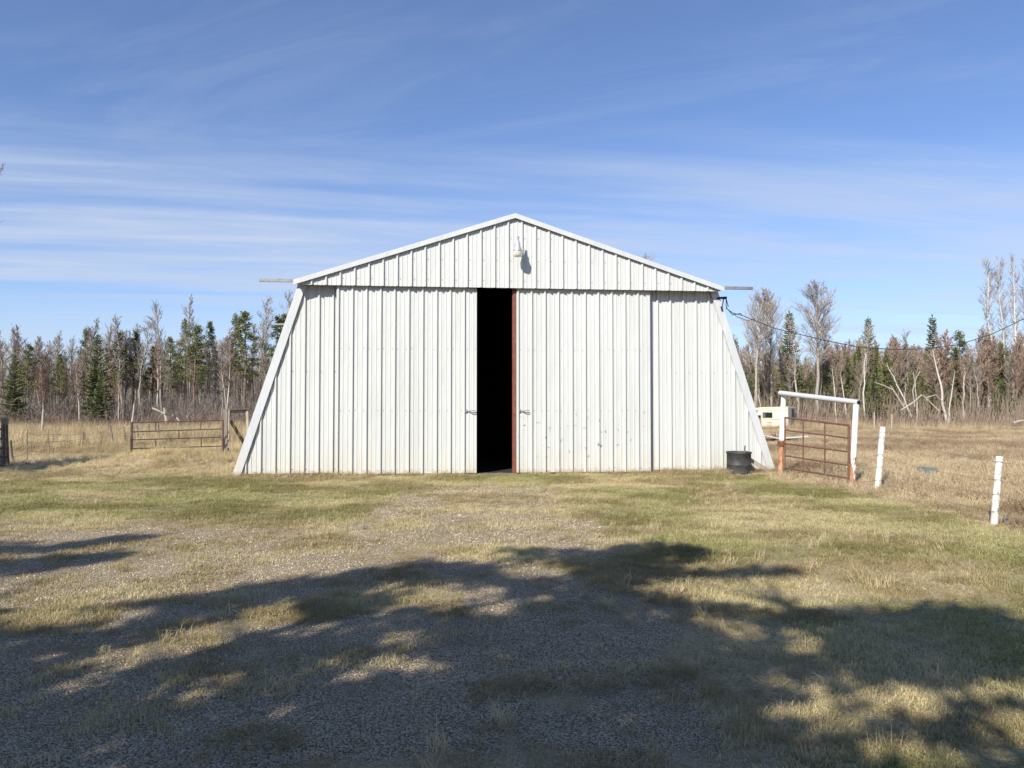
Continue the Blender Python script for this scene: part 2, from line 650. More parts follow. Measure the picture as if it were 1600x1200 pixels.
# ------------------------------------------------------------------ barn
TH = R(5.7)
barn = empty('barn', (0.04, 16.0, 0.0), TH)
tag(barn, 'white ribbed steel barn with sloping sides and sliding doors ajar', 'barn')
CT, ST = math.cos(TH), math.sin(TH)


def barn_pt(x, y, z):
    return Vector((0.04 + x * CT - y * ST, 16.0 + x * ST + y * CT, z))


EAVE, PEAK, HALF0, HALF1, LEN = 4.15, 5.80, 6.10, 4.76, 8.5
SL = (HALF0 - HALF1) / EAVE
RS = (PEAK - 4.24) / 4.78          # roof slope


def half_at(z):
    return HALF0 - SL * z


PITCHX = 0.3048


def rib_profile(x0, x1, first):
    """x and outward depth of an ag-panel profile, major ribs at first + k*0.3048"""
    pts = []
    k0 = math.floor((x0 - first) / PITCHX) - 1
    k1 = math.ceil((x1 - first) / PITCHX) + 1
    for k in range(k0, k1 + 1):
        c = first + k * PITCHX
        pts += [(c - 0.034, 0.0), (c - 0.012, 0.040), (c + 0.013, 0.040), (c + 0.026, 0.0)]
        for m in (0.1016, 0.2032):
            pts += [(c + m - 0.014, 0.0), (c + m - 0.006, 0.009), (c + m + 0.007, 0.009), (c + m + 0.014, 0.0)]
    pts = [p for p in pts if x0 < p[0] < x1]

    def dep(x):
        q = (x - first) % PITCHX
        if q > PITCHX - 0.034:
            q -= PITCHX
        if q <= 0.026:
            return 0.040 * max(0, min(1, (q + 0.034) / 0.022, (0.026 - q) / 0.012))
        return 0.0
    return [(x0, dep(x0))] + pts + [(x1, dep(x1))]


def sheet(name, x0, x1, first, yface, zlo, zhi, mat, parent, sub=None):
    """one siding sheet; zlo / zhi are functions of x; vertical strips following the ribs"""
    prof = rib_profile(x0, x1, first)
    if sub:
        ext = []
        for a, b in zip(prof[:-1], prof[1:]):
            ext.append(a)
            for s in sub:
                if a[0] + 1e-4 < s < b[0] - 1e-4:
                    f = (s - a[0]) / (b[0] - a[0])
                    ext.append((s, a[1] + f * (b[1] - a[1])))
        ext.append(prof[-1])
        prof = ext
    m = MB()
    for i, (x, d) in enumerate(prof):
        lo, hi = zlo(x), zhi(x)
        hi = max(hi, lo)
        m.v += [(x, yface - d, lo), (x, yface - d, hi)]
    for i in range(len(prof) - 1):
        a = 2 * i
        m.f.append((a, a + 2, a + 3, a + 1))
    o = m.build(name, mat, parent)
    return o


const = lambda v: (lambda x: v)
YG, YD, YW = -0.26, -0.15, 0.0
# --- gable above the doors
gable = MB()
for zz in (4.20, 4.75, 5.25):
    hw = min(4.70, (PEAK - 0.14 - zz) / RS)
    gable.box(-hw, hw, YG + 0.01, YG + 0.05, zz - 0.04, zz + 0.04)
gable_o = gable.build('gable', M['wood_grey'], barn)
x = -4.72
sheets = []
while x < 4.70:
    x1 = min(x + 0.9144, 4.72)
    sheet('siding_sheet', x, x1, 0.155, YG + 0.002 * (len(sheets) % 2), const(4.14), lambda q: PEAK - 0.06 - RS * abs(q), M['sheet'], gable_o, [0.0])
    sheets.append(x)
    x = x1 - 0.0 if x1 >= 4.72 else x1
# --- fixed walls either side of the doors
for s in (-1, 1):
    wall = MB()
    for zz in (0.12, 1.5, 2.9, 4.0):
        hw = half_at(zz) - 0.08
        xs = sorted((s * 2.95, s * hw))
        wall.box(xs[0], xs[1], YW + 0.008, YW + 0.05, zz - 0.045, zz + 0.045)
    xs = sorted((s * 3.2, s * 3.3))
    wall.box(xs[0], xs[1], YW + 0.02, YW + 0.12, 0.0, 4.1)
    wall_o = wall.build('end_wall', M['wood_grey'], barn)
    a = 2.9 if s > 0 else 3.60
    x, k = a, 0
    while x < HALF0 - 0.05:
        x1 = min(x + 0.9144, HALF0 - 0.02)
        lo_, hi_ = (x, x1) if s > 0 else (-x1, -x)
        fr = 3.325 if s > 0 else -3.995
        sheet('siding_sheet', lo_, hi_, fr, YW + 0.002 * (k % 2), const(0.05),
              lambda q: min(4.22, (HALF0 - 0.02 - abs(q)) / SL), M['sheet'], wall_o, [s * (HALF0 - SL * 4.22 - 0.02)])
        x, k = x1, k + 1
        if x1 >= HALF0 - 0.03:
            break
    # trim along the sloping corner
    w0 = 0.18
    tr = MB()
    zt = 4.19
    P0, P1 = (s * HALF0, 0.03), (s * half_at(zt), zt)
    yf, yb = YW - 0.062, YW + 0.25
    v = []
    for (xx, zz) in (P0, P1):
        v += [(xx, yf, zz), (xx - s * w0, yf, zz), (xx - s * w0, yf + 0.03, zz), (xx, yb, zz)]
    tr.v = v
    if s > 0:
        tr.f = [(1, 0, 4, 5), (2, 1, 5, 6), (0, 3, 7, 4)]
    else:
        tr.f = [(0, 1, 5, 4), (1, 2, 6, 5), (3, 0, 4, 7)]
    tr.f += [(0, 1, 2, 3), (4, 5, 6, 7)]
    tr.build('corner_trim', M['trim'], barn)
    # sill board at the ground
    xs = sorted((s * 2.98, s * (HALF0 - 0.01)))
    MB().box(xs[0], xs[1], YW - 0.035, YW + 0.06, -0.10, 0.047).build('sill_board', M['red_oxide'], barn)
# --- sliding doors
def door(x0, x1, mat, edge_side, hx):
    fr = MB()
    for zz in (0.10, 1.35, 2.75, 4.05):
        fr.box(x0 + 0.05, x1 - 0.05, YD + 0.004, YD + 0.06, zz - 0.04, zz + 0.04)
    d = fr.build('sliding_door', M['red_oxide'], barn)
    n = 0
    x = x0
    while x < x1 - 0.02:
        xe = min(x + 0.9144, x1)
        sheet('siding_sheet', x, xe, x0 + 0.035, YD + 0.002 * (n % 2), const(0.035), const(4.20), mat, d)
        x, n = xe, n + 1
    # steel channels closing the two edges
    for xx in (x0, x1):
        if abs(xx - 0.045) < 0.01:
            MB().box(-0.045, 0.043, YD + 0.012, YD + 0.07, 0.02, 4.19).build('edge_channel', M['red_oxide'], d)
        else:
            MB().box(xx - 0.006, xx + 0.006, YD - 0.012, YD + 0.07, 0.03, 4.19).build('edge_channel', M['trim'], d)
    # loop handle
    h = MB()
    z0 = 1.40
    pts = [(hx - 0.10, YD - 0.03, z0 + 0.015), (hx - 0.02, YD - 0.05, z0 + 0.012), (hx + 0.10, YD - 0.055, z0 + 0.02),
           (hx + 0.105, YD - 0.055, z0 - 0.025), (hx + 0.02, YD - 0.05, z0 - 0.025), (hx - 0.02, YD - 0.05, z0 + 0.012)]
    h.tube(pts, 0.010, 6)
    h.box(hx - 0.12, hx - 0.08, YD - 0.035, YD - 0.004, z0 - 0.02, z0 + 0.045)
    h.build('handle', M['galv'], d)
    return d


door_l = door(-3.90, -0.85, M['sheet'], 1, -0.985)
door_r = door(0.045, 3.10, M['sheet_scuffed'], -1, 0.21)
MB().box(-0.80, 0.05, YD - 0.05, YD + 0.10, -0.05, 0.022).build('threshold', M['wood_grey'], barn)
# --- hanging track that runs past both eaves, and its twin at the back
MB().box(-5.54, 5.54, YG + 0.06, YG + 0.12, 4.205, 4.27).build('door_track', M['galv'], barn)
MB().box(-7.3, 5.6, LEN + 0.06, LEN + 0.12, 4.205, 4.265).build('door_track', M['galv'], barn)
# --- rake trim: two lengths each side with a lapped joint
for s in (-1, 1):
    for (a, b, off) in ((0.0, 2.02, 0.004), (1.99, 4.80, 0.0)):
        m = MB()
        y0, y1 = YG - 0.075 - off, YG + 0.05
        za, zb = PEAK - RS * a, PEAK - RS * b
        if a == 0:
            m.v = [(0, y0, za), (s * b, y0, zb), (s * b, y0, zb - 0.108), (0, y0, za - 0.108), (0, y1, za), (s * b, y1, zb), (s * b, y0 + 0.02, zb - 0.108), (0, y0 + 0.02, za - 0.108)]
        else:
            m.v = [(s * a, y0, za), (s * b, y0, zb), (s * b, y0, zb - 0.108), (s * a, y0, za - 0.108), (s * a, y1, za), (s * b, y1, zb), (s * b, y0 + 0.02, zb - 0.108), (s * a, y0 + 0.02, za - 0.108)]
        m.f = [(0, 1, 2, 3), (0, 4, 5, 1), (3, 2, 6, 7), (1, 5, 6, 2)]
        m.build('rake_trim', M['trim'], barn)
# --- roof, sloping sides, rear wall, lining, floor
for s in (-1, 1):
    m = MB()
    xs = np.arange(YG + 0.0, LEN + 0.1, PITCHX)
    for i in range(len(xs) - 1):
        for (a, b, da, db) in ((0, 0.26, 0, 0), (0.26, 0.275, 0, 0.02), (0.275, 0.29, 0.02, 0.02), (0.29, 0.3048, 0.02, 0)):
            ya, yb = xs[i] + a, xs[i] + b
            p = lambda hx, yy, d: (s * hx, yy, PEAK - 0.012 - RS * hx + d - 0.02)
            m.quad(p(0, ya, da), p(4.80, ya, da), p(4.80, yb, db), p(0, yb, db))
    m.build('roof', M['sheet'], barn)
    m = MB()
    for i in range(28):
        for (a, b, da, db) in ((0, 0.26, 0, 0), (0.26, 0.275, 0, 0.02), (0.275, 0.29, 0.02, 0.02), (0.29, 0.3048, 0.02, 0)):
            ya, yb = 0.0 + i * PITCHX + a, 0.0 + i * PITCHX + b
            p = lambda zz, yy, d: (s * (half_at(zz) + d - 0.01), yy, zz)
            m.quad(p(0.03, ya, da), p(4.2, ya, da), p(4.2, yb, db), p(0.03, yb, db))
    m.build('side_wall', M['sheet'], barn)
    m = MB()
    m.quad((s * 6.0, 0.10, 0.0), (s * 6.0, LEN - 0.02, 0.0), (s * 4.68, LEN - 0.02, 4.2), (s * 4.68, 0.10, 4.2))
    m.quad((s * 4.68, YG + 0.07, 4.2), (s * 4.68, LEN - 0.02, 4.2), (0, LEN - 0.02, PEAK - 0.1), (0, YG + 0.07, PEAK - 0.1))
    m.build('shade_lining', M['inner_shade'], barn)  # added dark sheets, so sun through the gap doesn't brighten the inside
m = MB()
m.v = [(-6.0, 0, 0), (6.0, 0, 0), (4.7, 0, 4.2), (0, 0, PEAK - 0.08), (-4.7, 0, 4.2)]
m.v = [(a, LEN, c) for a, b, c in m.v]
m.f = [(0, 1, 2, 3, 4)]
m.build('rear_shade_lining', M['inner_shade'], barn)  # added dark sheet that holds the far end in shade
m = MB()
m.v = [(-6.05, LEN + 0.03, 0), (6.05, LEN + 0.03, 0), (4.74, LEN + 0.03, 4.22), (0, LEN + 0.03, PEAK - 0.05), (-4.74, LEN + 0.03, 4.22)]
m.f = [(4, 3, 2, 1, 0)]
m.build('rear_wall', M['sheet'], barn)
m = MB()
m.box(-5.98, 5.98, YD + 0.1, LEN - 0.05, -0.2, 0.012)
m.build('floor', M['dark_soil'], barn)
# --- screws in rows (too small to pick apart)
sc = MB()


def screw(x, y, z):
    sc.tube([(x, y, z), (x, y - 0.012, z)], 0.008, 5)


for (x0, x1, yf, zs) in ((-3.9, -0.85, YD, (0.12, 1.42, 2.78)), (0.045, 3.1, YD, (0.12, 1.42, 2.78))):
    k = 0
    while x0 + 0.035 + k * PITCHX < x1:
        for zz in zs:
            for dx in (0.06, 0.245):
                if random.random() < 0.8 and x0 + 0.035 + k * PITCHX + dx < x1 - 0.02:
                    screw(x0 + 0.035 + k * PITCHX + dx, yf, zz + random.uniform(-0.012, 0.012))
        k += 1
for k in range(-15, 15):
    xx = 0.155 + k * PITCHX + 0.06
    for zz in (4.30, 4.75, 5.25):
        if zz < PEAK - 0.25 - RS * abs(xx):
            screw(xx, YG, zz)
for s in (-1, 1):
    for k in range(9):
        xx = s * (3.70 + k * PITCHX) + 0.06
        for zz in (0.14, 2.28):
            if abs(xx) < half_at(zz) - 0.3:
                screw(xx, YW, zz)
so = sc.build('screws', M['screw'], barn)
so['kind'] = 'stuff'
# --- yard light on the gable
lx, lz, ly = 0.03, 4.78, YG - 0.30
lamp = MB()
lamp.lathe([(0.0, 0.405), (0.03, 0.40), (0.035, 0.34), (0.055, 0.32), (0.06, 0.24), (0.085, 0.17), (0.105, 0.13), (0.105, 0.115), (0.09, 0.11)], (lx, ly, lz), 20)
lamp_o = lamp.build('yard_light', M['lamp_metal'], barn, True)
MB().lathe([(0.097, 0.118), (0.102, 0.08), (0.094, 0.02), (0.080, 0.0), (0.03, -0.012), (0.0, -0.014)], (lx, ly, lz), 20).build('refractor', M['acrylic'], lamp_o, True)
MB().tube([(lx, ly, lz + 0.27), (lx, ly + 0.12, lz + 0.275), (lx, YG + 0.0, lz + 0.24)], 0.022, 8).build('bracket', M['lamp_metal'], lamp_o)
MB().box(lx - 0.04, lx + 0.04, YG - 0.035, YG - 0.028, lz + 0.16, lz + 0.34).build('mounting_plate', M['galv'], lamp_o)
MB().lathe([(0.0, 0.45), (0.024, 0.445), (0.024, 0.40), (0.0, 0.40)], (lx + 0.012, ly + 0.01, lz), 12).build('photocell', M['galv'], lamp_o)
# --- service mast on the right eave
mast = MB()
mast.tube([(4.72, YW - 0.05, 4.00), (4.80, YW - 0.07, 4.02), (4.95, YW - 0.08, 4.02)], [0.02, 0.025, 0.035], 8)
mast.tube([(4.88, YW - 0.08, 4.01), (4.86, YW - 0.08, 3.88), (4.84, YW - 0.07, 3.80)], 0.012, 6)
mast.tube([(4.83, YW - 0.07, 3.82), (4.85, YW - 0.07, 3.72)], 0.024, 6)
mast.build('wire_bracket', M['black'], barn)

# ------------------------------------------------------------------ service cable
pole_top = Vector((14.0, 13.0, 5.6))
start = barn_pt(4.94, -0.08, 4.0)
ctrl = []
for px, py, tt in ((1135, 482, None), (1145, 489, None), (1160, 493, None), (1210, 513, None), (1290, 532, None), (1345, 543, None), (1400, 546, None), (1450, 545, None), (1500, 538, None), (1550, 522, None), (1600, 498, None)):
    u = ray(px, py)[0] / ray(px, py)[1]
    a, b = start, pole_top
    tt = (u * a.y - a.x) / ((b.x - a.x) - u * (b.y - a.y))
    ctrl.append(at(px, py, a.y + (b.y - a.y) * tt))
pts = [start] + ctrl
for i in range(1, 6):
    f = i / 5
    p = ctrl[-1].lerp(pole_top, f)
    p.z += -0.25 * f * (1 - f)
    pts.append(p)
cab = MB().tube(pts, 0.0095, 6)
cab.tube([start, start + Vector((0.05, 0, -0.18)), ctrl[0] + Vector((0, 0, 0.02)), ctrl[1] + Vector((0, 0, -0.05)), ctrl[2] + Vector((-0.05, 0, 0.05)), ctrl[2]], 0.010, 5)
cab.tube([ctrl[1], ctrl[1] + Vector((0.1, 0, -0.09)), ctrl[2] + Vector((0.12, 0, -0.12)), ctrl[2] + Vector((0.3, 0, -0.07))], 0.007, 5)
c_o = cab.build('power_cable', M['black'])
tag(c_o, 'black power cable sagging from barn eave across the sky', 'cable')
pm = MB().tube([(14.0, 13.0, -0.5), (14.0, 13.0, 5.9)], [0.14, 0.11], 12)
tag(pm.build('utility_pole', M['wood_grey']), 'grey wooden pole that holds the far end of the power cable', 'pole')

# ------------------------------------------------------------------ drum by the barn
dc = Vector((5.09, 15.98, 0))
drum = empty('steel_drum', dc)
tag(drum, 'short black drum standing against the barn wall', 'drum')
d = MB().lathe([(0.255, 0.015), (0.268, 0.0), (0.275, 0.02), (0.268, 0.04), (0.266, 0.19), (0.276, 0.205), (0.266, 0.22), (0.265, 0.45), (0.28, 0.462), (0.28, 0.485), (0.268, 0.495), (0.256, 0.485), (0.252, 0.10), (0.0, 0.09)], n=32)
d.build('shell', M['drum'], drum, True)
st = MB().tube([(0.05, 0.0, 0.1), (0.12, -0.02, 0.48), (0.135, -0.02, 0.63)], [0.02, 0.022, 0.018], 7)
so = st.build('stick', M['wood_grey'])
so.location = dc
tag(so, 'short grey stick poking out of the black drum', 'stick')
pl = MB().bar((5.38, 16.08, 0.30), (5.83, 16.16, 0.04), 0.02, 0.09)
tag(pl.build('leaning_board', M['bleached']), 'pale narrow board lying against the wall right of the drum', 'board')

# ------------------------------------------------------------------ gate at the right of the barn
gl_b, gl_t = gnd(1219, 745), None
GY0, GY1 = 15.6, 13.45
pl0, pl1 = at(1218.5, 744, GY0), at(1224.5, 616, GY0)
pr0, pr1 = at(1330.5, 761, GY1), at(1337.5, 632, GY1)
frame = empty('pipe_gateway', ((pl0.x + pr0.x) / 2, (pl0.y + pr0.y) / 2, 0))
tag(frame, 'white pipe gateway of two leaning posts and a top bar', 'gate frame')
off = Vector(frame.location)


def seg(pts, r, name, mat, parent, n=12):
    o_ = Vector(parent.location)
    return MB().tube([Vector(p) - o_ for p in pts], r, n).build(name, mat, parent)


p_l = seg([pl0 - Vector((0, 0, 0.15)), pl1], 0.053, 'post', M['half_rust'], frame)
p_l['label'] = 'post painted white above and rusted orange below'
p_r = seg([pr0 - Vector((0, 0, 0.15)), pr1], 0.050, 'post', M['peel'], frame)
p_r['label'] = 'post with white paint peeling off rust'
tb0, tb1 = at(1219, 614, GY0) + Vector((0, 0, 0.0)), at(1342, 629, GY1)
tb = seg([tb0, tb1], 0.053, 'top_bar', M['trim'], frame)
dd = (tb1 - tb0).normalized()
seg([tb1 - dd * 0.02, tb1 + dd * 0.004], 0.045, 'pipe_hole_shade', M['black'], frame)  # black disc stands for the shade inside the open pipe
bd = MB()
bd.tube([pl0.lerp(pl1, 0.40) + Vector((0, 0, -0.05)) - off, pl0.lerp(pl1, 0.40) + Vector((0, 0, 0.05)) - off], 0.085, 12)
bd.build('latch_band', M['rust'], frame)

gate = empty('pipe_gate', (at(1326, 747, GY1).x, GY1, 0))
tag(gate, 'rusty brown pipe gate hung inside the white gateway', 'gate')


def gpt(f, py0, py1):
    """point on the gate plane, f 0..1 left to right; py at the two ends"""
    Yv = GY0 - 0.06 + (GY1 - GY0 + 0.06) * f
    a, b = at(1226.5, py0, GY0 - 0.06), at(1326.5, py1, GY1 + 0.02)
    return a.lerp(b, f)


rails = ((652.5, 664.5), (672, 684.5), (693, 706), (712, 727), (731, 747.5))
for i, (a, b) in enumerate(rails):
    seg([gpt(0, a, b), gpt(1, a, b)], 0.020 if i in (0, 4) else 0.016, 'rail', M['rust'], gate, 8)
for f in (0.0, 0.315, 0.655, 1.0):
    seg([gpt(f, *rails[0]), gpt(f, *rails[4])], 0.026 if f == 1.0 else 0.016, 'upright', M['rust'], gate, 8)

# ------------------------------------------------------------------ wire fence right of the gate
p1b, p1t = gnd(1371, 766), at(1379.5, 667, gnd(1371, 766).y)
p2b, p2t = gnd(1553, 821), at(1561.5, 713, gnd(1553, 821).y)
fence = empty('wire_fence', (p1b.x, p1b.y, 0))
tag(fence, 'barbed wire fence on whitewashed round posts', 'fence')
fo = Vector(fence.location)


def post(b, tp, r, name, mat, parent):
    o_ = Vector(parent.location)
    d = (tp - b)
    m = MB().tube([b - d * 0.2 - o_, b - o_, b + d * 0.5 - o_, b + d * 0.985 - o_, tp - o_], [r, r, r * 0.97, r * 0.95, r * 0.80], 12)
    return m.build(name, mat, parent)


post(p1b, p1t, 0.053, 'post', M['post_white'], fence)
post(p2b, p2t, 0.043, 'post', M['post_white'], fence)
p3b = Vector((6.25, 5.2, hz(6.25, 5.2)))
p3t = p3b + Vector((0.03, 0, 0.95))
post(p3b, p3t, 0.05, 'post', M['post_white'], fence)
for (f1, f2) in ((0.83, 0.92), (0.56, 0.66), (0.37, 0.45), (0.16, 0.20)):
    a = pr0.lerp(pr1, f1 * 0.62)
    b = p1b.lerp(p1t, f1) + Vector((-0.055, 0, 0))
    c_ = p2b.lerp(p2t, f2) + Vector((-0.045, 0, 0))
    d_ = p3b.lerp(p3t, f2) + Vector((-0.045, 0, 0))
    w = MB()
    pts = []
    for p, q in ((a, b), (b, c_), (c_, d_)):
        n = 10
        sag = random.uniform(0.01, 0.06)
        for i in range(n):
            f = i / n
            v = p.lerp(q, f)
            v.z -= 4 * sag * f * (1 - f)
            pts.append(v - fo)
    pts.append(d_ - fo)
    w.tube(pts, 0.0018, 4)
    for i in range(0, len(pts) - 1):
        for k in range(2):
            c = pts[i].lerp(pts[i + 1], k / 2)
            w.spike(c - Vector((0.012, 0, 0.016)), c + Vector((0.012, 0, 0.016)), 0.003)
    # loops round the posts
    for pp, r_, f in ((p1b.lerp(p1t, f1), 0.054, f1), (p2b.lerp(p2t, f2), 0.044, f2)):
        ring = [pp - fo + Vector((r_ * math.cos(2 * math.pi * k / 12), r_ * math.sin(2 * math.pi * k / 12), 0.008 * math.sin(k))) for k in range(13)]
        w.tube(ring, 0.0025, 4, False)
    w.build('barbed_wire', M['wire'], fence)

# ------------------------------------------------------------------ gate and fences left of the barn
LY0, LY1 = 20.6, 22.2
lg = empty('pipe_gate', (at(205.5, 715, LY0).x, LY0, 0))
tag(lg, 'long dark rusty farm gate with staggered short uprights', 'gate')


def lpt(f, ya, yb):
    return at(205.5, ya, LY0).lerp(at(348, yb, LY1), f)


lr = ((660, 656.8), (674.8, 670), (687.3, 683), (701, 697), (713.5, 710))
for a, b in lr:
    seg([lpt(0, a, b), lpt(1, a, b)], 0.017, 'rail', M['rust_dark'], lg, 8)
seg([lpt(0, 659.5, 0 + 656), lpt(0, 716, 712)], 0.034, 'upright', M['rust_dark'], lg, 8)
seg([lpt(1, 659.5, 656), lpt(1, 716, 712)], 0.034, 'upright', M['rust_dark'], lg, 8)
for row, fs in ((0, (0.25, 0.745)), (1, (0.50,)), (2, (0.25, 0.75)), (3, (0.50,))):
    for f in fs:
        seg([lpt(f, *lr[row]), lpt(f, *lr[row + 1])], 0.018, 'brace', M['rust_dark'], lg, 8)

wf = empty('timber_gateway', (at(353, 704, 22.6).x, 22.6, 0))
tag(wf, 'weathered timber gateway with crossbeam and slanting brace beside the barn', 'gateway')
wo = Vector(wf.location)
WY = 22.6
MB().bar(at(353, 708, WY) - wo, at(353, 640, WY) - wo, 0.15, 0.13, (0, 1, 0)).build('post', M['wood_grey'], wf)
MB().bar(at(388.5, 703, WY + 0.3) - wo, at(386.5, 642, WY + 0.3) - wo, 0.075, 0.075, (0, 1, 0)).build('post', M['bleached'], wf)
MB().bar(at(355, 640.2, WY) - wo, at(391, 638.5, WY + 0.3) - wo, 0.08, 0.035).build('crossbeam', M['wood_brown'], wf)
MB().bar(at(357, 643.5, WY + 0.08) - wo, at(390, 642, WY + 0.38) - wo, 0.03, 0.10).build('crossbeam', M['wood_grey'], wf)
MB().bar(at(360, 657, WY + 0.1) - wo, at(384, 697, WY + 0.35) - wo, 0.05, 0.10).build('brace', M['wood_brown'], wf)
MB().bar(at(358, 640, WY - 0.08) - wo, at(357, 700, WY - 0.08) - wo, 0.03, 0.03, (0, 1, 0)).build('batten', M['bleached'], wf)

# livestock panel at the left edge
EY = 17.4
ep = empty('livestock_panel', (at(12, 729, EY).x, EY, 0))
tag(ep, 'dark livestock gate panel cut off by the left edge', 'gate panel')
eo = Vector(ep.location)
seg([at(10.5, 664, EY), at(13.5, 729, EY)], 0.024, 'upright', M['rust_dark'], ep, 8)
for py, dy in ((671, -2), (685.5, -1), (700.5, 0), (713.5, 1), (727, 2)):
    seg([at(12 if py < 690 else 13, py, EY), at(-140, py + dy * 2, EY - 1.3)], 0.022, 'rail', M['rust_dark'], ep, 8)
seg([at(5.5, 664, EY), at(6.5, 729, EY)], 0.02, 'upright', M['rust_dark'], ep, 8)
sp = MB().bar((0, 0, -0.2), (0.02, 0, 1.22), 0.11, 0.11, (0, 1, 0))
spo = sp.build('gate_post', M['wood_grey'])
spo.location = (at(5, 735, EY + 0.3).x, EY + 0.3, 0)
tag(spo, 'thick grey gate post at the left edge behind the livestock panel', 'post')

# sagging wire fence with thin leaning pickets, left field
pk = empty('wire_fence', (at(150, 697, 26).x, 26, 0))
tag(pk, 'sagging wire fence on thin leaning wooden pickets in the left field', 'fence')
po = Vector(pk.location)
tops = []
for (bx, by, tx, ty, Yv, r) in ((22, 722, 17, 688, 18.5, 0.035), (43, 716, 43, 672, 19.6, 0.02), (76, 712, 75, 674, 21, 0.02), (131, 698, 130, 675, 25.5, 0.04), (135, 699, 132, 676, 25.8, 0.04),
                                (158, 697, 157, 674, 26.3, 0.04), (178, 693, 172, 664, 27.5, 0.045), (197, 692, 193, 666, 28, 0.035), (216, 684, 214, 664, 30, 0.04), (211, 682, 209, 665, 30.6, 0.04),
                                (249, 683, 247, 661, 31, 0.06), (233, 683, 232, 663, 31, 0.06)):
    b, tp = at(bx, by, Yv), at(tx, ty, Yv)
    b.z = min(b.z, hz(b.x, b.y)) - 0.05
    MB().tube([b - po, b.lerp(tp, 0.5) - po + Vector((random.uniform(-.02, .02), 0, 0)), tp - po], [r * 0.75, r * 0.7, r * 0.6], 7).build('picket', M['wood_grey'], pk)
    tops.append((b, tp))
for f in (0.35, 0.62, 0.9):
    pts = []
    for (b, tp) in tops[:-1]:
        p = b.lerp(tp, f) - po
        if pts:
            mid = pts[-1].lerp(p, 0.5) - Vector((0, 0, 0.05))
            pts.append(mid)
        pts.append(p)
    MB().tube(pts, 0.004, 4).build('wire', M['wire'], pk)

# stumps, sticks and fallen wood on the left
def stick(name, pts, r0, r1, mat, label, cat, n=7):
    base = Vector(pts[0])
    m = MB().tube([Vector(p) - base for p in pts], [r0 + (r1 - r0) * i / (len(pts) - 1) for i in range(len(pts))], n)
    o = m.build(name, mat)
    o.location = base
    return tag(o, label, cat)


stick('dead_stump', [at(66.5, 673, 36), at(67, 655, 36), at(68, 640, 36)], 0.07, 0.055, M['bleached'], 'tall pale broken stump in dry grass, left field', 'stump')
stick('broken_pole', [at(205.5, 668, 32), at(208, 650, 32), at(210, 631, 32)], 0.06, 0.035, M['bleached'], 'slim pale broken stem above the left end of the long rusty gate', 'dead stem')
stick('broken_pole', [at(261, 660, 34), at(258, 645, 34), at(257, 637, 34)], 0.09, 0.06, M['bleached'], 'short pale snag standing behind the long rusty gate', 'dead stem')
stick('fallen_branch', [at(238, 637.5, 33.9), at(248, 642, 33.9), at(258, 647, 33.9)], 0.05, 0.035, M['bleached'], 'pale branch hanging slantwise on the short snag behind the gate', 'branch')
stick('fallen_branch', [at(270, 648, 34.5), at(278, 655, 34.5), at(281, 659, 34.5)], 0.06, 0.04, M['bleached'], 'small pale bent branch right of the short snag', 'branch')
stone_m = MB()
stone_m.lathe([(0.0, 0.0), (0.06, 0.0), (0.075, 0.04), (0.05, 0.08), (0.0, 0.09)], n=9)
so = stone_m.build('field_stone', simple('pale_stone', (0.62, 0.58, 0.52), 0.9), None, True)
so.location = at(324, 711, 21.3)
so.location.z = hz(so.location.x, so.location.y)
tag(so, 'pale rounded stone at the foot of the long rusty gate', 'stone')

# ------------------------------------------------------------------ camper and scrap in the right field
CYY = 52.0
cpos = at(1231, 670, CYY)
cpos.z = -0.30
camper = empty('truck_camper', cpos, R(-38))
tag(camper, 'derelict cream slide-in truck camper sitting in the right field', 'camper')
# local: x toward the rear is +, side facing viewer is y = 0, body goes to y = +2.0
Lc, Wc = 3.0, 2.15
prof = [(0, 0.12), (0, 1.60), (-0.6, 1.62), (-1.9, 1.58), (-2.75, 1.46), (-3.0, 1.30), (-2.95, 0.86), (-2.45, 0.82), (-2.45, 0.98), (-1.95, 0.98), (-1.95, 0.12)]
m = MB()
n = len(prof)
m.v = [(a, 0, b) for a, b in prof] + [(a, Wc, b) for a, b in prof]
m.f = [tuple(range(n - 1, -1, -1)), tuple(range(n, 2 * n))] + [(i, (i + 1) % n, n + (i + 1) % n, n + i) for i in range(n)]
m.build('body', M['cream'], camper)
MB().box(0.005, 0.03, 0.05, Wc - 0.05, 0.15, 1.55).build('rear_shade_panel', M['camper_rear_shade'], camper)  # grey sheet over the cream body paints the rear as shaded
MB().box(0.032, 0.05, 0.85, 1.45, 0.05, 1.48).build('doorway_shade', M['glass'], camper)  # near-black box stands for the shade inside the open rear door
MB().box(0.032, 0.05, 1.55, 1.90, 0.75, 1.15).build('rear_window', simple('blue_grey_glass', (0.12, 0.15, 0.20), 0.2), camper)
MB().box(0.032, 0.055, 0.15, 0.70, 0.15, 0.62).build('rear_hatch', simple('faded_plum_hatch', (0.20, 0.17, 0.18), 0.7), camper)
wdw = MB().box(-1.82, -1.10, -0.03, -0.004, 0.80, 1.20).build('side_window', M['glass'], camper)
MB().box(-1.80, -1.60, -0.045, -0.032, 0.83, 1.17).build('pane', simple('painted_window_sheen', (0.10, 0.11, 0.12), 0.15), wdw)  # sheen on the glass painted as a lighter grey box
wdw = MB().box(-2.85, -2.20, -0.03, -0.004, 1.12, 1.36).build('front_window', simple('window_grey', (0.16, 0.16, 0.17), 0.3), camper)
MB().box(-2.80, -2.50, -0.045, -0.032, 1.15, 1.30).build('pane', M['trim'], wdw)
MB().box(-2.30, -0.02, -0.014, -0.003, 1.365, 1.39).build('stripe', M['rust_dark'], camper)
MB().box(-1.80, -0.02, -0.014, -0.003, 0.68, 0.71).build('stripe', M['rust_dark'], camper)
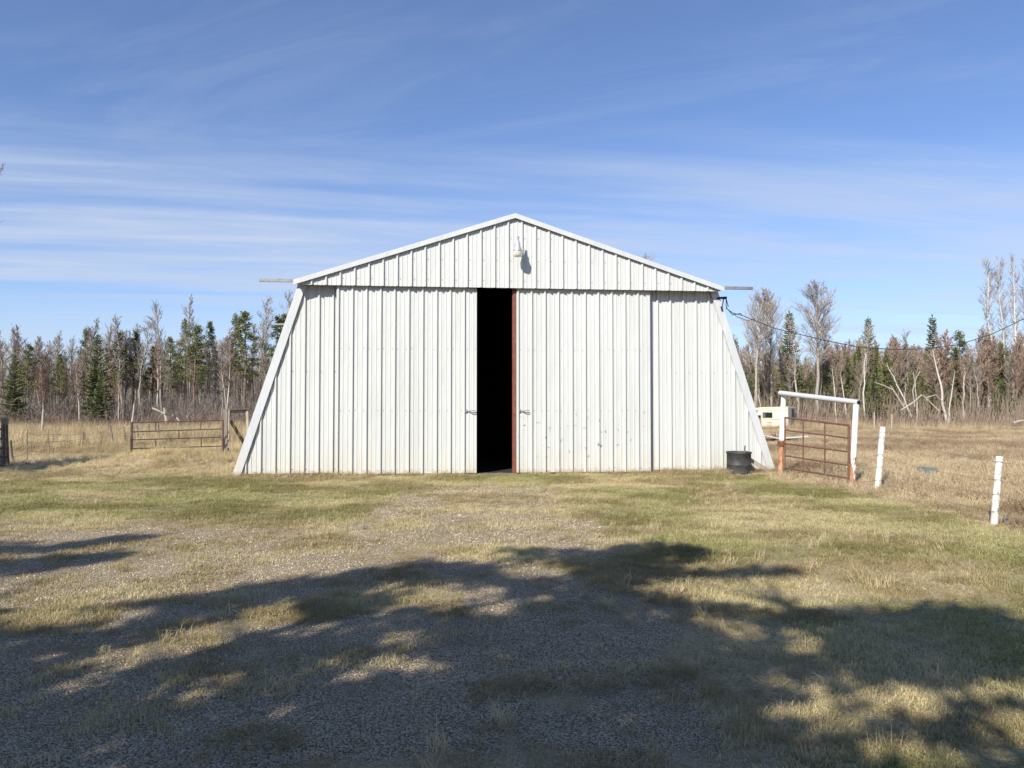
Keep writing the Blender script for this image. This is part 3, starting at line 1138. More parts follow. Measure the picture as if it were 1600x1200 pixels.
MB().box(-0.55, -0.03, -0.016, -0.003, 0.16, 0.64).build('side_hatch', simple('pale_grey_hatch', (0.42, 0.41, 0.40), 0.6), camper)
MB().box(-1.50, -1.15, -0.014, -0.003, 0.42, 0.46).build('vent', M['rust_dark'], camper)
MB().box(-0.62, -0.30, 0.5, 1.0, 1.615, 1.70).build('roof_vent', M['trim'], camper)
MB().box(-2.4, -1.97, 0.3, Wc - 0.1, 0.0, 0.96).build('cab_step', M['wood_grey'], camper)
rr = MB()
for yy in (0.15, 0.75, 1.35, 1.9):
    rr.tube([(-0.02, yy, 1.60), (-0.02, yy, 1.72)], 0.015, 6)
rr.tube([(-0.02, 0.15, 1.72), (-0.02, 1.9, 1.72)], 0.018, 6)
rr.build('roof_rack', M['galv'], camper)

SY = 28.0
def place_g(px, Y):
    x = (px - 800) / FPX * Y
    return Vector((x, Y, hz(x, Y)))


a = place_g(1195, SY)
b = place_g(1224, SY)
m = MB().bar((0, 0, 0.36), (b.x - a.x, 0.1, 0.20), 0.22, 0.05)
o = m.build('scrap_board', M['trim'])
o.location = a
tag(o, 'white board lying on scrap in the field left of the gate post', 'board')
o = MB().box(0, 0.62, 0, 0.5, 0.02, 0.22).build('scrap_box', M['wood_brown'])
MB().box(0.04, 0.58, 0.04, 0.46, 0.221, 0.225).build('lid', M['rust_dark'], o)
o.location = place_g(1200, SY + 0.1)
tag(o, 'dark low wooden box under the white board in the field', 'box')
o = MB().tube([(0, 0, 0.25), (0.95, 0.15, 0.30)], 0.035, 8).build('scrap_pipe', M['trim'])
o.location = place_g(1227, SY + 0.2)
tag(o, 'white pipe lying on scrap seen through the rusty gate', 'pipe')
m = MB().box(0, 0.55, 0, 0.4, -0.02, 0.24)
m.box(0.06, 0.16, -0.04, -0.01, 0.02, 0.12)
o = m.build('scrap_crate', M['rust_dark'])
o.location = place_g(1224, SY + 0.25)
tag(o, 'dark rusty crate under the white pipe in the field', 'crate')
m = MB()
for _ in range(9):
    a_ = Vector((0.45, 0.15, 0.27))
    m.tube([a_, a_ + Vector((random.uniform(-.5, .5), random.uniform(-.1, .1), random.uniform(0.02, 0.22)))], 0.014, 5)
o = m.build('scrap_rods', M['rust_dark'])
o.location = place_g(1196, SY + 0.2)
tag(o, 'tangle of rusty rods on top of the white board', 'scrap metal')

gp = gnd(1437, 747)
m = MB()
m.bar((0.0, 0.03, 0.0), (0.40, 0.0, -0.02), 0.03, 0.46, (0, -0.25, 1))
o = m.build('metal_panel', M['grey_panel'])
o.location = (gp.x + 0.0, gp.y + 0.1, hz(gp.x, gp.y) + 0.02)
tag(o, 'grey metal panel half sunk in dry grass beyond the fence', 'panel')
stick('charred_stick', [gnd(1463, 747), gnd(1463, 747) + Vector((0.07, 0, 0.13)), gnd(1463, 747) + Vector((0.06, 0, 0.26))], 0.025, 0.015, M['bleached'], 'short white stick beside the grey metal panel', 'stick')
b = gnd(1573, 822)
stick('fallen_branch', [b + Vector((0, 0, .03)), b + Vector((0.14, 0.25, 0.05)), b + Vector((0.42, 0.55, 0.08))], 0.03, 0.015, M['grey_bark'], 'dark branch on the ground by the nearest white post', 'branch')
for (bx, by, ty, lab) in ((1365.5, 665, 643.5, 'thin pale fence post at the wood edge, left of its pair'), (1393, 668, 646.5, 'thin pale fence post at the wood edge, right of its pair')):
    Yv = 47.0
    b, tp = at(bx, by, Yv), at(bx + 0.6, ty, Yv)
    b.z = min(b.z, hz(b.x, b.y)) - 0.1
    stick('field_post', [b, b.lerp(tp, 0.5), tp], 0.055, 0.05, M['bleached'], lab, 'post')

# ------------------------------------------------------------------ trees
def wander(p0, H, n, amp, lean, rs):
    pts = []
    ox = oy = 0.0
    for i in range(n + 1):
        f = i / n
        pts.append(Vector((p0[0] + ox + lean[0] * f * f, p0[1] + oy + lean[1] * f * f, p0[2] + H * f)))
        ox += rs.uniform(-amp, amp)
        oy += rs.uniform(-amp, amp)
    return pts


def along(pts, f):
    q = f * (len(pts) - 1)
    i = min(int(q), len(pts) - 2)
    return pts[i].lerp(pts[i + 1], q - i)


def bare_tree(seed, H, cb, spread, elev, nprim, r0, nsec=6, ntw=4, thick=1.0, lean=0.3, shape='round'):
    rs = random.Random(seed)
    T, C = MB(), MB()
    tr = wander((0, 0, 0), H, 9, 0.012 * H, (rs.uniform(-lean, lean), rs.uniform(-lean, lean)), rs)
    tr[0].z = -0.4
    T.tube(tr, [r0 * (1 - i / 9) ** 0.8 + 0.012 for i in range(10)], 6, False)
    for i in range(nprim):
        f = cb + (0.985 - cb) * (i + rs.random()) / nprim
        c = (f - cb) / (1 - cb)
        prof = math.sin(math.pi * (0.18 + 0.80 * c)) if shape == 'round' else (0.55 + 0.45 * math.sin(math.pi * c))
        L = spread * H * max(prof, 0.18) * rs.uniform(0.65, 1.1)
        az = rs.uniform(0, 2 * math.pi)
        el = R(elev + rs.uniform(-14, 14))
        o = along(tr, f)
        d = Vector((math.cos(az) * math.cos(el), math.sin(az) * math.cos(el), math.sin(el)))
        pts = [o]
        for k in range(4):
            d = (d + Vector((rs.uniform(-.16, .16), rs.uniform(-.16, .16), 0.10 + rs.uniform(-.1, .1)))).normalized()
            pts.append(pts[-1] + d * L / 4)
        rb = (0.010 + 0.011 * L) * min(thick, 1.25)
        C.tube(pts, [rb, rb * .8, rb * .6, rb * .42, rb * .2], 3, False)
        for j in range(nsec):
            g = rs.uniform(0.22, 1.0)
            o2 = along(pts, g)
            d2 = (d * 0.8 + Vector((rs.uniform(-.8, .8), rs.uniform(-.8, .8), rs.uniform(-.25, .75)))).normalized()
            L2 = L * rs.uniform(0.22, 0.48)
            e2 = o2 + d2 * L2
            C.spike(o2, e2, 0.011 * thick)
            for q in range(ntw):
                h = rs.uniform(0.2, 1.0)
                o3 = o2.lerp(e2, h)
                d3 = (d2 + Vector((rs.uniform(-.9, .9), rs.uniform(-.9, .9), rs.uniform(-.3, .8)))).normalized()
                C.spike(o3, o3 + d3 * L2 * rs.uniform(0.3, 0.7), 0.0075 * thick)
    return T, C


def spruce_tree(seed, H, cb, rad):
    rs = random.Random(seed)
    T, C = MB(), MB()
    tr = wander((0, 0, 0), H, 6, 0.03, (0, 0), rs)
    tr[0].z = -0.4
    T.tube(tr, [0.13 * H / 9 * (1 - i / 6) + 0.012 for i in range(7)], 6, False)
    z = cb * H
    while z < H * 0.985:
        f = (z - cb * H) / (H - cb * H)
        L0 = rad * (1 - f) ** 0.85 * (0.6 + 0.4 * min(1, f * 6)) + 0.10
        nb = 6 if f > 0.6 else 8
        for k in range(nb):
            if rs.random() < 0.10:
                continue
            az = 2 * math.pi * (k + rs.random()) / nb
            L = L0 * rs.uniform(0.62, 1.18)
            droop = -0.28 + 0.75 * f + rs.uniform(-.15, .15)
            d = Vector((math.cos(az), math.sin(az), droop)).normalized()
            o = along(tr, z / H)
            side = Vector((-math.sin(az), math.cos(az), 0))
            nseg = max(3, int(L / 0.14))
            for i in range(nseg):
                g0 = (i + 0.2) / nseg
                p = o + d * L * g0 + Vector((0, 0, 0.16 * L * g0 * g0))
                w = (0.30 * L + 0.06) * (1.08 - g0) * rs.uniform(0.7, 1.2)
                for s in (-1, 1):
                    tip = p + side * s * w + d * w * 0.85 + Vector((0, 0, rs.uniform(-.16, .02)))
                    C.tri(p + d * 0.02, p + d * (0.13 + 0.05 * L) + Vector((0, 0, -0.05)), tip)
                C.tri(p, p + d * 0.24, p + d * 0.10 + Vector((rs.uniform(-.05, .05), rs.uniform(-.05, .05), -0.22 * (1 - 0.5 * f))))
        z += 0.15 + 0.10 * (1 - f) * rs.uniform(0.7, 1.2)
    top = along(tr, 1.0)
    for k in range(7):
        az = rs.uniform(0, 6.28)
        C.spike(top - Vector((0, 0, 0.35 * rs.random())), top + Vector((0.09 * math.cos(az), 0.09 * math.sin(az), 0.18)), 0.03)
    return T, C


def puff(C, rs, c, r, n, size):
    for _ in range(n):
        v = Vector((rs.gauss(0, 1), rs.gauss(0, 1), rs.gauss(0, 0.8)))
        v = v.normalized() * r * rs.random() ** 0.5
        a = Vector((rs.gauss(0, 1), rs.gauss(0, 1), rs.gauss(0, 1))).normalized() * size * rs.uniform(0.7, 1.3)
        b = Vector((rs.gauss(0, 1), rs.gauss(0, 1), rs.gauss(0, 1))).normalized() * size * 0.55
        p = c + v
        C.tri(p, p + a, p + b)


def pine_tree(seed, H, cb, rad):
    rs = random.Random(seed)
    T, C = MB(), MB()
    tr = wander((0, 0, 0), H, 7, 0.05, (rs.uniform(-.3, .3), 0), rs)
    tr[0].z = -0.4
    T.tube(tr, [0.12 * H / 9 * (1 - i / 7) + 0.012 for i in range(8)], 6, False)
    n = 58
    for i in range(n):
        f = (i + rs.random()) / n
        z = cb + (0.99 - cb) * f
        L = rad * ((1 - f) ** 0.75 * min(1, 0.55 + 2.5 * f) + 0.06) * rs.uniform(0.45, 1.15)
        az = rs.uniform(0, 6.28)
        o = along(tr, z)
        e = o + Vector((math.cos(az) * L, math.sin(az) * L, L * rs.uniform(0.0, 0.55)))
        T.spike(o, e, 0.022)
        puff(C, rs, e, 0.24 + 0.10 * rs.random(), 34, 0.17)
        puff(C, rs, o.lerp(e, 0.6), 0.20, 18, 0.15)
    # dead lower branches
    for i in range(14):
        o = along(tr, rs.uniform(0.15, cb))
        az = rs.uniform(0, 6.28)
        L = rs.uniform(0.3, 0.9)
        T.spike(o, o + Vector((math.cos(az) * L, math.sin(az) * L, -0.1)), 0.012)
    return T, C


def variants(maker, n, tmat, cmat, *args, **kw):
    out = []
    for i in range(n):
        T, C = maker(100 + i * 17 + len(args) * 3 + int(args[0] * 10), *args, **kw)
        out.append((T.mesh('trunk', tmat, True), C.mesh('crown', cmat), args[0]))
    return out


KINDS = {
    'spruce': variants(spruce_tree, 4, M['pine_bark'], M['spruce'], 9.0, 0.05, 1.75),
    'slim_spruce': variants(spruce_tree, 3, M['pine_bark'], M['spruce'], 9.5, 0.12, 1.05),
    'pine': variants(pine_tree, 4, M['pine_bark'], M['pine'], 9.0, 0.42, 1.25),
    'round_aspen': variants(bare_tree, 3, M['aspen_bark'], M['twig_pale'], 11.0, 0.40, 0.19, 46, 92, 0.13, nsec=9, ntw=6, thick=1.15),
    'tall_aspen': variants(bare_tree, 4, M['birch_bark'], M['twig_pale'], 14.0, 0.42, 0.085, 56, 74, 0.12, nsec=7, ntw=4, thick=1.15, lean=0.15, shape='col'),
    'slim_aspen': variants(bare_tree, 5, M['aspen_bark'], M['twig_grey'], 9.0, 0.40, 0.115, 52, 46, 0.075, nsec=7, ntw=5, thick=1.2, lean=0.7, shape='col'),
    'birch': variants(bare_tree, 4, M['birch_bark'], M['twig_red'], 8.0, 0.36, 0.13, 56, 50, 0.06, nsec=8, ntw=6, thick=1.45, lean=0.7, shape='round'),
    'grey_poplar': variants(bare_tree, 5, M['grey_bark'], M['twig_grey'], 8.5, 0.34, 0.13, 52, 50, 0.07, nsec=8, ntw=6, thick=1.4, lean=0.6),
    'red_birch': variants(bare_tree, 5, M['grey_bark'], M['twig_red'], 7.5, 0.26, 0.15, 55, 62, 0.05, nsec=9, ntw=6, thick=1.7, lean=0.4),
    'brown_alder': variants(bare_tree, 4, M['grey_bark'], M['twig_brown'], 6.5, 0.16, 0.20, 50, 60, 0.05, nsec=9, ntw=6, thick=1.65, lean=0.4),
    'dead_birch': variants(bare_tree, 4, M['birch_bark'], M['bleached'], 5.5, 0.55, 0.10, 50, 7, 0.07, nsec=1, ntw=0, thick=1.6, lean=0.6, shape='col'),
}
NAMES = {'spruce': 'spruce_tree', 'slim_spruce': 'spruce_tree', 'pine': 'pine_tree', 'round_aspen': 'aspen_tree', 'tall_aspen': 'aspen_tree', 'slim_aspen': 'aspen_tree',
         'birch': 'birch_tree', 'grey_poplar': 'poplar_tree', 'red_birch': 'birch_tree', 'brown_alder': 'alder_tree', 'dead_birch': 'dead_birch'}
WORDS = {'spruce': 'dark green full spruce', 'slim_spruce': 'narrow dark spruce', 'pine': 'yellow-green pine with a bare lower trunk',
         'slim_aspen': 'slim leafless aspen with a pale trunk', 'birch': 'leafless birch with white trunk and reddish twigs',
         'grey_poplar': 'leafless poplar with a grey trunk', 'red_birch': 'leafless birch with a haze of red-brown twigs', 'brown_alder': 'low leafless alder with spreading brown twigs',
         'dead_birch': 'dead white birch trunk with few branches', 'tall_aspen': 'very tall slim leafless aspen', 'round_aspen': 'leafless aspen with a broad round crown'}
vcount = {}


def tree(kind, x, y, H, label, group=None, rz=None, tilt=0.0, zoff=0.0, variant=None, wide=1.0):
    i = vcount.get(kind, 0) if variant is None else variant
    vcount[kind] = vcount.get(kind, 0) + 1
    tm, cm, h0 = KINDS[kind][i % len(KINDS[kind])]
    s = H / h0
    r = empty(NAMES[kind], (x, y, hz(x, y) + zoff), random.uniform(0, 6.28) if rz is None else rz)
    r.scale = (s * wide, s * wide, s)
    r.rotation_euler.y = tilt
    tag(r, label, 'tree', group)
    obj('trunk', tm, r)
    obj('crown', cm, r)
    return r


def tree_px(kind, px, top, Y, label, group=None, **kw):
    x = (px - 800) / FPX * Y
    H = at(px, top, Y).z - hz(x, Y)
    return tree(kind, x, Y, H, label, group, **kw)


# trees one can name, right of the barn
tree_px('round_aspen', 1181, 452, 56, 'round-crowned leafless aspen just right of the barn, in front of its twin', variant=0, wide=1.0)
tree_px('round_aspen', 1206, 456, 59, 'round-crowned leafless aspen second from the barn, its crown touching the first', variant=1, wide=0.9)
tree_px('round_aspen', 1277, 440, 57, 'broadest leafless aspen, standing behind the gateway top bar', variant=2, wide=1.1)
tree_px('tall_aspen', 1546, 410, 60, 'leftmost of the very tall slim aspens at the right edge', variant=0)
tree_px('tall_aspen', 1569, 408, 60, 'second of the very tall slim aspens at the right edge', variant=1)
tree_px('tall_aspen', 1583, 404, 62, 'third of the very tall slim aspens at the right edge', variant=2)
tree_px('tall_aspen', 1602, 412, 63, 'tall slim aspen cut off by the right edge', variant=3)
tree_px('slim_spruce', 1236, 486, 66, 'pointed spruce between the two round-crowned aspens', wide=1.15)
tree_px('spruce', 1358, 497, 68, 'pointed spruce rising above the red-brown birches, right of the gateway', wide=0.85)
tree_px('slim_spruce', 1459, 493, 66, 'lone narrow spruce rising highest in the middle of the right wood')
tree_px('pine', 1500, 518, 64, 'green pine left of the very tall aspens', wide=1.1)
tree_px('spruce', 1368, 570, 58, 'dark low spruce at the wood edge behind the fence post pair', wide=1.2)
tree_px('spruce', 1458, 602, 58, 'small dark spruce behind the forked dead birch', wide=1.1)
tree_px('spruce', 1386, 545, 63, 'mid-height spruce behind the dark low spruce right of the gateway')
tree_px('spruce', 1336, 552, 61, 'dark spruce above the right end of the gateway bar', wide=0.8)
tree_px('spruce', 1309, 556, 62, 'dark spruce above the middle of the gateway bar', wide=0.8)
tree_px('dead_birch', 1351, 545, 56, 'white dead birch with a forked top right of the gateway', tilt=0.02)
tree_px('dead_birch', 1425, 562, 55, 'white dead birch leaning left over fallen branches', rz=0, tilt=-0.16, wide=1.3)
tree_px('dead_birch', 1478, 545, 55, 'white dead birch leaning left, right of the fallen branches', rz=0, tilt=-0.12, wide=1.3)
tree_px('dead_birch', 1482, 580, 55.5, 'white dead birch standing close to the right of a leaning one', rz=1, tilt=0.0, wide=1.2)
tree_px('dead_birch', 1506, 575, 56, 'straight white dead birch left of the very tall aspens', tilt=0.01, wide=1.2)
tree_px('dead_birch', 1430, 580, 56, 'thin dead birch leaning right out of the fallen branches', rz=0, tilt=0.14)
tree_px('dead_birch', 1306, 575, 57, 'thin dead birch above the gateway bar', tilt=-0.03)
tree_px('dead_birch', 1322, 583, 57, 'short thin dead birch above the gateway bar', tilt=0.03)
tree_px('dead_birch', 1173, 620, 55, 'thin white dead birch close to the barn, left of the camper roof', tilt=0.02)
tree_px('dead_birch', 1189, 594, 56, 'white dead birch above the camper roof', tilt=0.0)
tree_px('birch', 1543, 560, 58, 'slender birch at the foot of the tall aspens')
# left of the barn
tree_px('spruce', 151, 522, 55, 'tall dark spruce, the fullest tree in the left wood', wide=0.95, variant=0)
tree_px('spruce', 22, 556, 54, 'dark spruce at the left edge', wide=1.1, variant=1)
tree_px('spruce', 158, 575, 53.5, 'smaller dark spruce in front of the fullest spruce', wide=1.0, variant=2)
tree_px('pine', 39, 538, 57, 'pine standing right beside the dark spruce at the left edge', wide=1.0)
tree_px('pine', 92, 553, 58, 'pine with a thin trunk left of the fullest spruce', wide=0.9)
tree_px('pine', 131, 514, 62, 'pine just left behind the fullest spruce', wide=0.9)
tree_px('pine', 186, 520, 60, 'pine right of the fullest spruce', wide=1.0)
tree_px('pine', 208, 517, 61, 'dark pine two trees right of the fullest spruce', wide=0.9)
tree_px('pine', 238, 540, 62, 'pine left of the birch trunk above the long gate', wide=0.9)
tree_px('pine', 266, 527, 61, 'pine above the middle of the long rusty gate', wide=0.9)
tree_px('pine', 290, 500, 63, 'narrow pine behind the broad yellow-green one', wide=0.75)
tree_px('pine', 303, 509, 58, 'broad yellow-green pine above the right half of the long gate', wide=1.25, variant=1)
tree_px('pine', 326, 502, 62, 'pine right of the broad yellow-green one', wide=0.8)
tree_px('pine', 383, 487, 59, 'tallest pine in the left wood, near the barn', wide=1.3, variant=2)
tree_px('pine', 368, 492, 63, 'thin pine just left of the tallest pine', wide=0.7)
tree_px('pine', 428, 494, 60, 'pine half hidden by the barn edge', wide=1.0)
tree_px('pine', 443, 491, 62, 'pine showing over the sloping barn edge', wide=0.9)
tree_px('birch', 250, 535, 56, 'white-trunked birch behind the long rusty gate', tilt=0.0)
tree_px('birch', 357, 512, 56, 'white-trunked birch left of the tallest pine')
tree_px('birch', 126, 560, 53, 'leaning birch left of the fullest spruce', rz=0, tilt=-0.08)
tree_px('birch', 187, 585, 53, 'small reddish birch right of the fullest spruce')
tree_px('birch', 66, 575, 54, 'reddish birch near the tall pale stump')
tree_px('grey_poplar', 295, 460, 60, 'tallest leafless poplar above the long rusty gate', wide=0.7)
tree_px('slim_aspen', 256, 475, 58, 'leaning leafless aspen above the long rusty gate', rz=0, tilt=-0.06)
tree_px('slim_aspen', 412, 470, 60, 'leafless aspen rising left of the barn edge')
tree_px('slim_aspen', 452, 462, 64, 'leafless aspen just above the sloping barn edge')
tree_px('round_aspen', 1012, 396, 62, 'leafless tree whose top shows above the barn roof', wide=0.7, variant=0)
tree('slim_aspen', -16.75, 21.0, 9.2, 'leafless tree at the left edge, its branches reaching into view', wide=1.45, variant=2)

# the rest of the wood: each tree its own object
def zone_word(px, side):
    if side == 'left':
        return 'left of the fullest spruce' if px < 150 else ('above the long rusty gate' if px < 330 else 'beside the left barn edge')
    if side == 'right':
        return 'between the barn and the gateway' if px < 1222 else ('above the gateway' if px < 1342 else ('above the nearest fence posts' if px < 1520 else 'among the tall aspens at the right edge'))
    return 'directly behind the barn'


def fill(kind, n, px0, px1, y0, y1, h0, h1, side, group):
    for i in range(n):
        px = px0 + (px1 - px0) * (i + random.random()) / n
        y = random.uniform(y0, y1)
        x = (px - 800) / FPX * y
        f = random.random()
        size = ('short', 'middling', 'tall')[min(2, int(f * 3))]
        deep = 'at the wood edge' if y < y0 + (y1 - y0) * 0.45 else 'deeper in the wood'
        tree(kind, x, y, h0 + (h1 - h0) * f, '%s %s %s %s' % (size, WORDS[kind], deep, zone_word(px, side)), group, tilt=random.uniform(-0.05, 0.05), wide=random.uniform(0.85, 1.2))


LG, RG, BG = 'trees of the left wood', 'trees of the right wood', 'trees of the wood behind the barn'
WORDS.update({'slim_spruce': 'narrow dark spruce', 'slim_aspen': 'slim leafless aspen', 'birch': 'white-trunked leafless birch', 'grey_poplar': 'grey leafless poplar', 'red_birch': 'red-twigged leafless birch', 'brown_alder': 'brown-twigged leafless alder', 'pine': 'yellow-green pine', 'spruce': 'dark spruce', 'dead_birch': 'dead white birch'})
fill('slim_aspen', 70, -60, 460, 56, 84, 5.0, 9.4, 'left', LG)
fill('grey_poplar', 90, -60, 460, 58, 88, 4.5, 9.4, 'left', LG)
fill('birch', 22, -60, 460, 55, 80, 5.0, 7.5, 'left', LG)
fill('red_birch', 10, -60, 300, 55, 75, 4.0, 6.4, 'left', LG)
fill('pine', 8, -60, 460, 66, 86, 6.0, 8.4, 'left', LG)
fill('slim_spruce', 6, -60, 120, 58, 80, 5.0, 8.0, 'left', LG)
fill('red_birch', 84, 1290, 1680, 58, 88, 6.0, 8.8, 'right', RG)
fill('brown_alder', 66, 1100, 1480, 58, 84, 5.0, 7.8, 'right', RG)
fill('grey_poplar', 50, 1120, 1680, 58, 86, 4.5, 7.8, 'right', RG)
fill('slim_aspen', 44, 1130, 1680, 56, 82, 5.5, 8.8, 'right', RG)
fill('birch', 12, 1130, 1680, 56, 78, 4.5, 7.5, 'right', RG)
fill('spruce', 22, 1130, 1680, 56, 62, 2.4, 5.2, 'right', RG)
fill('slim_spruce', 16, 1130, 1680, 57, 70, 4.0, 7.4, 'right', RG)
fill('pine', 24, 1150, 1680, 58, 74, 3.6, 7.2, 'right', RG)
fill('dead_birch', 7, 1150, 1640, 55, 62, 2.2, 4.4, 'right', RG)
fill('grey_poplar', 20, 470, 1130, 62, 88, 6.0, 8.5, 'behind', BG)

# fallen branches at the edge of the right wood
def wood_branch(pxs, Y, r, label):
    pts = [at(a, b, Y) for a, b in pxs]
    stick('fallen_branch', pts, r, r * 0.5, M['bleached'], label, 'branch', 6)


wood_branch([(1408, 641), (1428, 628), (1440, 617), (1446, 621), (1449, 626)], 53.5, 0.07, 'pale bent branch arching over the fallen wood, right wood edge')
wood_branch([(1467, 642), (1455, 630), (1443, 618)], 53.8, 0.06, 'pale branch propped against the bent one from the right')
wood_branch([(1410, 632), (1395, 609), (1380, 602), (1366, 597)], 54.5, 0.06, 'long pale branch curving up to the left, right wood edge')
wood_branch([(1411, 634), (1402, 618), (1391, 602)], 54.8, 0.06, 'straight pale pole leaning left beside the curved branch')
wood_branch([(1445, 622), (1462, 617), (1478, 632)], 54.0, 0.05, 'thin pale branch sagging right of the fallen wood')
wood_branch([(1430, 640), (1426, 610), (1432, 590), (1438, 580)], 54.2, 0.05, 'thin upright pale branch among the fallen wood')
wood_branch([(1583, 661), (1592, 658), (1606, 656)], 48.0, 0.10, 'grey log lying in the field at the right edge')

# undergrowth along the wood edge and the far wood behind: uncountable
rs = random.Random(5)
for nm, n, px0, px1, y0, y1, mt, hmax, lab in (
        ('undergrowth', 9000, -120, 470, 53, 84, M['twig_grey'], 3.2, 'grey leafless undergrowth along the foot of the left wood'),
        ('undergrowth', 3200, -120, 470, 50, 60, M['twig_red'], 1.5, 'low reddish brush in front of the left wood'),
        ('undergrowth', 11000, 1100, 1720, 54, 84, M['twig_brown'], 3.4, 'brown leafless undergrowth along the foot of the right wood'),
        ('undergrowth', 4200, 1120, 1720, 53, 60, M['twig_red'], 1.3, 'low red-brown brush in front of the right wood')):
    m = MB()
    for i in range(n):
        y = rs.uniform(y0, y1)
        x = (rs.uniform(px0, px1) - 800) / FPX * y
        h = hmax * rs.uniform(0.35, 1.0)
        b = Vector((x, y, hz(x, y) - 0.05))
        e = b + Vector((rs.gauss(0, 0.16) * h, rs.gauss(0, 0.16) * h, h))
        m.spike(b, e, 0.016 + 0.004 * h)
        for k in range(3):
            o = b.lerp(e, rs.uniform(0.3, 0.9))
            m.spike(o, o + Vector((rs.uniform(-.4, .4), rs.uniform(-.4, .4), rs.uniform(0.1, 0.6))) * (0.3 + 0.25 * h), 0.010)
    tag(m.build(nm, mt), lab, 'undergrowth', None, 'stuff')
m = MB()
for i in range(4200):
    y = rs.uniform(86, 135)
    x = rs.uniform(-130, 130) * (y / 110)
    h = rs.uniform(5.0, 9.6)
    b = Vector((x, y, -0.6))
    e = b + Vector((rs.gauss(0, .5), rs.gauss(0, .5), h))
    m.spike(b, e, 0.09)
    for k in range(30):
        o = b.lerp(e, rs.uniform(0.05, 0.97))
        m.spike(o, o + Vector((rs.uniform(-1, 1), rs.uniform(-1, 1), rs.uniform(0.2, 1.3))) * 1.1, 0.022)
M['twig_far'] = mat_twig('far_grey_brown_twigs', (0.23, 0.19, 0.16), (0.20, 0.165, 0.14))
tag(m.build('far_wood', M['twig_far']), 'grey mass of leafless trees deep in the wood', 'woodland', None, 'stuff')
m = MB()
for i in range(260):
    y = rs.uniform(90, 140)
    x = rs.uniform(-120, 130) * (y / 110)
    h = rs.uniform(4.5, 8.8)
    for k in range(70):
        f = rs.random()
        az = rs.uniform(0, 6.28)
        r_ = 1.5 * (1 - f) + 0.1
        p = Vector((x, y, -0.4 + h * f))
        q = p + Vector((math.cos(az) * r_, math.sin(az) * r_, -0.3))
        m.tri(p, q, p + Vector((math.cos(az + .5) * r_ * .7, math.sin(az + .5) * r_ * .7, -0.1)))
tag(m.build('far_wood', M['spruce']), 'dark mass of conifers deep in the wood', 'woodland', None, 'stuff')

# ------------------------------------------------------------------ trees behind the viewer that shade the yard
def inside(poly, x, y):
    c = False
    j = len(poly) - 1
    for i in range(len(poly)):
        xi, yi = poly[i]
        xj, yj = poly[j]
        if (yi > y) != (yj > y) and x < (xj - xi) * (y - yi) / (yj - yi) + xi:
            c = not c
        j = i
    return c


def ground_poly(pp):
    return [tuple(gnd(a, b)[:2]) for a, b in pp]


SH_MAIN = ground_poly([(-250, 970), (0, 958), (110, 948), (200, 942), (235, 930), (330, 926), (385, 911), (500, 905), (545, 890), (640, 886), (665, 878), (740, 886), (785, 870),
                       (830, 858), (900, 862), (950, 855), (1040, 853), (1095, 863), (1100, 881), (1030, 887), (1060, 890), (1160, 887), (1275, 893), (1200, 905), (1080, 906),
                       (1000, 908), (1010, 925), (1060, 938), (1110, 948), (1190, 960), (1240, 953), (1300, 956), (1335, 944), (1450, 944), (1540, 955), (1590, 985), (1720, 1010), (1900, 1290), (-400, 1290)])
SH_L1 = ground_poly([(-160, 856), (0, 849), (70, 856), (130, 846), (195, 836), (242, 838), (200, 848), (110, 858), (0, 866), (-160, 880)])
SH_L2 = ground_poly([(-160, 880), (0, 876), (80, 870), (150, 863), (215, 865), (170, 876), (70, 890), (0, 897), (-160, 910)])
SH_FAR = ground_poly([(-300, 745), (0, 741), (60, 738), (150, 731), (215, 720), (235, 714), (190, 714), (120, 718), (60, 724), (0, 730), (-300, 736)])
FLECK = [(75, 968, 90, 9), (280, 1002, 66, 17), (437, 972, 88, 11), (420, 948, 42, 9), (155, 1032, 72, 9), (347, 1064, 40, 11), (138, 1073, 64, 12), (200, 1152, 42, 13),
         (595, 1035, 72, 10), (625, 995, 32, 9), (730, 1068, 32, 5), (705, 922, 92, 8), (755, 962, 46, 8), (840, 890, 42, 11), (882, 932, 34, 6), (1195, 988, 54, 20),
         (1125, 1045, 26, 14), (1375, 1070, 76, 10), (1570, 1078, 50, 13), (1545, 1118, 72, 13), (1580, 1150, 36, 14), (1272, 1105, 48, 14), (1308, 1150, 24, 14),
         (1590, 1020, 28, 10), (942, 1028, 24, 8), (938, 1096, 24, 6), (1500, 1195, 80, 8), (60, 1020, 30, 6), (1000, 960, 40, 7), (470, 1110, 40, 6)]
FL_G = []
for a, b, w, h in FLECK:
    c = gnd(a, b)
    FL_G.append((c.x, c.y, abs(gnd(a + w, b).x - c.x), (gnd(a, b - h).y - gnd(a, b + h).y) / 2))


def shaded(x, y):
    jx = x + 0.16 * (float(vnoise(x * 3.1, y * 3.1, 71)) - 0.5) * 2
    jy = y + 0.16 * (float(vnoise(x * 3.1, y * 3.1, 72)) - 0.5) * 2
    if inside(SH_L1, x, y) or inside(SH_L2, x, y) or inside(SH_FAR, x, y):
        return True
    jx += 0.30 * (float(vnoise(x * 0.8, y * 7, 76)) - 0.5)
    jx += 0.10 * (float(vnoise(x * 9, y * 9, 73)) - 0.5)
    jy += 0.14 * (float(vnoise(x * 9, y * 9, 74)) - 0.5)
    if not inside(SH_MAIN, jx, jy):
        return False
    if float(fbm(x * 1.2, y * 4.6, 75, 3)) > 0.715:
        return False
    for a, b, w, h in FL_G:
        if ((jx - a + 0.25 * (jy - b)) / (1.2 * w + 0.07)) ** 2 + ((jy - b) / (0.9 * h + 0.07)) ** 2 < 1.1:
            return False
    return True


